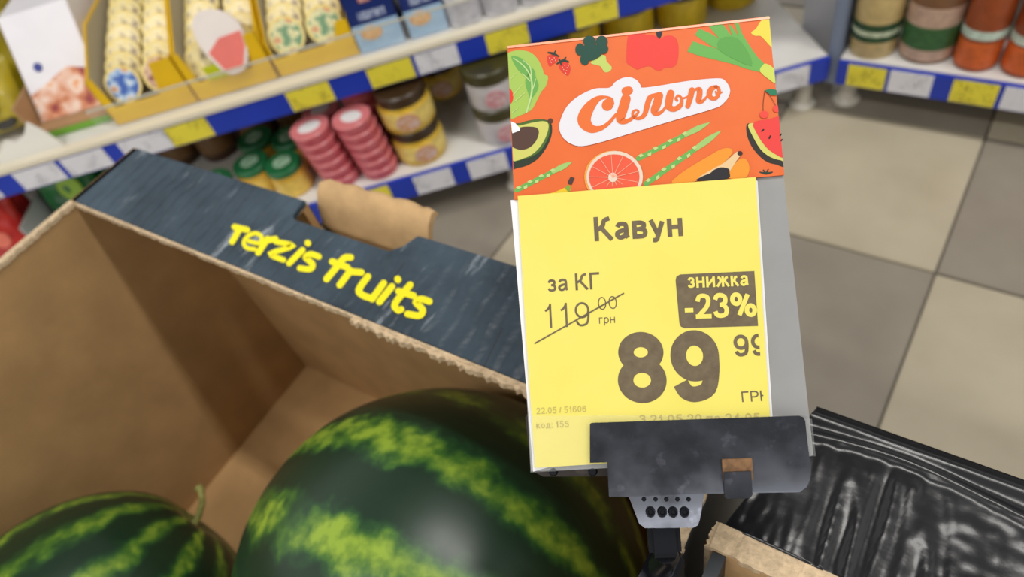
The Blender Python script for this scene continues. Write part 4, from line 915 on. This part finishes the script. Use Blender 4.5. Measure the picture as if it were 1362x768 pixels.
def text(body, px_l, px_r, hpx, m, name='lettering', wt=.14, h=.0016, gap=.10, xh=.74, parent=price, clip_r=None):
    """px_l / px_r: pixel ends of the baseline; hpx: pixel height of a capital or digit; wt: stroke weight / that height."""
    x = 0; lay = []
    for ch in body: lay.append((ch, x)); x += G_[ch][0] + (gap if ch != ' ' else 0)
    total = x - gap
    L_, R_ = Vector(tp(*px_l)), Vector(tp(*px_r)); d = (R_ - L_); sx_ = d.length / total; d.normalize(); nrm = Vector((-d.y, d.x))
    hl = (Vector(tp(px_l[0], px_l[1] - hpx)) - L_).length
    k_ = sx_ / hl                                        # horizontal stretch
    bm = bmesh.new(); cnt = 0
    for ch, x0 in lay:
        wd, low, sts = G_[ch]; ht = xh if low else 1.0; W2 = wt
        gw = wd * k_ - W2; gh = ht - W2
        for pts, kd in sts:
            P = [((x0 * k_ + W2 / 2 + a * gw), W2 / 2 + b * gh, W2) for a, b in pts]
            fm = lambda a, b, z: Vector((*(L_ + d * (a * hl) + nrm * (b * hl)), z))
            stroke(bm, P, fm, h + DZ * .5 * (cnt % 12), n=1 if kd in 'lL' else 4, cap={'l': 'b', 'L': 's', 'c': 'b', 'o': 'b'}[kd], closed=kd == 'o'); cnt += 1
    up_normals(bm, Vector((0, 0, 1)))
    if clip_r:
        a, b = Vector((*tp(*clip_r[0]), 0)), Vector((*tp(*clip_r[1]), 0)); nn = Vector((-(b - a).y, (b - a).x, 0))
        if nn.x < 0: nn = -nn
        bmesh.ops.bisect_plane(bm, geom=bm.verts[:] + bm.edges[:] + bm.faces[:], plane_co=a, plane_no=nn, clear_outer=True)
    me = bpy.data.meshes.new(name); bm.to_mesh(me); bm.free()
    return obj(name, me, m, parent)
text('Кавун', (791, 322), (908, 315), 32, INK, wt=.18, gap=.085)
text('за КГ', (729, 389), (798, 385), 22, INK, wt=.14)
text('119', (724, 437), (785, 434), 32, INK, wt=.085, gap=.22)
text('00', (796, 413), (821, 411), 17, INK, wt=.08, gap=.16)
text('грн', (797, 431), (818, 430), 11, INK, wt=.10, gap=.16)
strokes('strike_line', [[(712, 457, 1.8), (829, 391, 1.8)]], INK, price, .00175)
text('89', (823, 537), (959, 534), 94, INK, wt=.215, gap=.06)
text('99', (976, 475), (1019, 473), 29, INK, wt=.16, clip_r=((1006, 430), (1012.5, 500)))
text('ГРН', (986, 535), (1022, 533), 14, INK, wt=.13, gap=.13, clip_r=((1008, 430), (1015, 545)))
flat('discount_badge', [(898, 374), (899, 369), (904, 366), (1002, 361.5), (1007, 434), (910, 437), (905, 435), (903, 430)], INK, price, .0016)
text('знижка', (914, 384), (995, 381), 19, YL, wt=.165, h=.00172, gap=.09)
text('-23%', (910, 425), (1006, 422), 33, YL, wt=.175, h=.00172, gap=.06)
PALEINK = mat('faint_ink', (186, 172, 92), .55)
text('22.05 / 51606', (714, 551), (780, 548), 8.5, PALEINK, wt=.15, gap=.14)
text('код: 155', (714, 570), (757, 568), 8.5, PALEINK, wt=.15, gap=.14)
text('З 21.05.20 по 24.05.20', (850, 563), (1036, 560), 11, PALEINK, wt=.16, gap=.14, clip_r=((1006, 430), (1016, 570)))
# --- clip: back plate, front plate, spring tongue, studs, socket, stem, clamp
def rust_metal(name, c, rough):
    m = mat(name, c, rough, metal=.85); nt, b, N, L = nodes(m)
    tc = N('ShaderNodeTexCoord'); n = N('ShaderNodeTexNoise'); n.inputs['Scale'].default_value = 160; n.inputs['Detail'].default_value = 6; L(tc.outputs['Object'], n.inputs['Vector'])
    r = ramp(nt, [(.0, c), (.62, c), (.70, tuple(v * 1.25 for v in c)), (.80, (86, 62, 42))]); L(n.outputs['Fac'], r.inputs['Fac']); L(r.outputs['Color'], b.inputs['Base Color'])
    n2 = N('ShaderNodeTexNoise'); n2.inputs['Scale'].default_value = 60; n2.inputs['Detail'].default_value = 6; L(tc.outputs['Object'], n2.inputs['Vector'])
    mr = N('ShaderNodeMapRange'); mr.inputs[1].default_value = .3; mr.inputs[2].default_value = .75; mr.inputs[3].default_value = rough - .08; mr.inputs[4].default_value = rough + .22; L(n2.outputs['Fac'], mr.inputs[0]); L(mr.outputs[0], b.inputs['Roughness'])
    return m
MET = rust_metal('black_chromed_steel', (76, 79, 87), .25); METD = rust_metal('worn_dark_steel', (60, 56, 54), .4)
RUST = mat('rusty_steel', (120, 88, 58), .8, var=.3, vscale=400); BLK = mat('black_steel', (36, 38, 44), .3, metal=.7)
def zc(pts): return [(680 + x * .3488, 500 + y * .3490) for x, y in pts]
sheet('back_plate', zc([(52, 160), (58, 150), (75, 148), (1000, 150), (1000, 385), (120, 388), (88, 372), (72, 345)]), -.0032, -.0020, METD, hold)
bm = bmesh.new()
plate = zc([(300, 182), (306, 177), (1086, 150), (1102, 156), (1109, 170), (1127, 345), (1120, 385), (1104, 412), (1078, 430), (910, 433), (725, 436), (704, 520), (694, 543), (676, 551), (500, 553), (480, 538), (445, 449), (371, 447), (365, 324), (300, 326)])
b_prism(bm, [tp(*p) for p in plate], .0030, .0040)
ts = [tp(*p)[1] for p in plate]; tmin, tmax = min(ts), max(ts)
for k in range(1, 14):
    bmesh.ops.bisect_plane(bm, geom=bm.verts[:] + bm.edges[:] + bm.faces[:], plane_co=(0, tmin + (tmax - tmin) * k / 14, 0), plane_no=(0, 1, 0))
for v in bm.verts:
    q = (v.co.y - tmin) / (tmax - tmin); v.co.z += .0125 * max(0, .8 - q) ** 2
obj('clip_plate', me_from(bm, sharp=30), MET, hold)
bend = lambda t_: .0125 * max(0, .8 - (t_ - tmin) / (tmax - tmin)) ** 2
zt_ = bend(tp(*zc([(850, 370)])[0])[1])
sheet('tongue_slot', zc([(793, 310), (904, 306), (912, 432), (798, 436)]), .0032 + zt_, .0045 + zt_, RUST, hold)
bm = bmesh.new(); b_prism(bm, [tp(*p) for p in zc([(797, 356), (897, 352), (902, 440), (892, 452), (806, 454), (798, 444)])], .0044 + zt_, .0062 + zt_)
obj('spring_tongue', me_from(bm), MET, hold)
for k, x in enumerate((523, 566, 606, 648)):
    s, t_ = tp(*zc([(x, 498)])[0]); b = obj('stud', lathe_me([(.0, .0008), (.0008, .0008), (.0011, .0014), (.0016, .0014), (.0019, 0), (.0019, -.001)], 16), BLK, hold); b.location = (s, t_, .0041 + bend(t_))
for k, x in enumerate((500, 543, 583, 624, 665)):
    s, t_ = tp(*zc([(x, 456)])[0]); b = obj('stud', lathe_me([(.0, .0005), (.0006, .0005), (.0009, 0), (.0009, -.001)], 12), BLK, hold); b.location = (s, t_, .0041 + bend(t_))
for x, y in ((160, 368), (311, 368)):
    s, t_ = tp(*zc([(x, y)])[0]); b = obj('rivet', lathe_me([(.0, .0012), (.0013, .0012), (.0019, 0), (.0019, -.001)], 14), BLK, hold); b.location = (s, t_, -.0019)
# socket under the plate, then stem and clamp on the carton wall
sx0, sy0 = tp(880, 688); sx1, sy1 = tp(884, 738)
obj('socket', box_me(sx0 - .0062, sx0 + .0062, sy1, sy0 + .006, -.003, .0065, .002), BLK, hold)
A0 = Vector((sx0 + .0005, sy1 + .001, 0)); wall_u = CU1 - .003
Q = c1_inv and TMI @ bf(wall_u, .078, ZR + .012)
obj('stem', tube_me([A0, A0.lerp(Q, .25) + Vector((.002, 0, 0)), A0.lerp(Q, .6) - Vector((.001, 0, 0)), Q], [.0046, .0040, .0046, .0050], 12), BLK, hold)
MB_ = TMI @ (Matrix.Translation(bf(wall_u, .078, ZR)) @ Matrix.Rotation(AZB, 4, 'Z'))
obj('clamp', box_me(-.0072, .0072, -.011, .011, .001, .016, .002, MB_), BLK, hold)
for s in (-1, 1): obj('clamp_jaw', box_me(-.0014 + s * .0052, .0014 + s * .0052, -.010, .010, -.03, .006, .0005, MB_), BLK, hold)
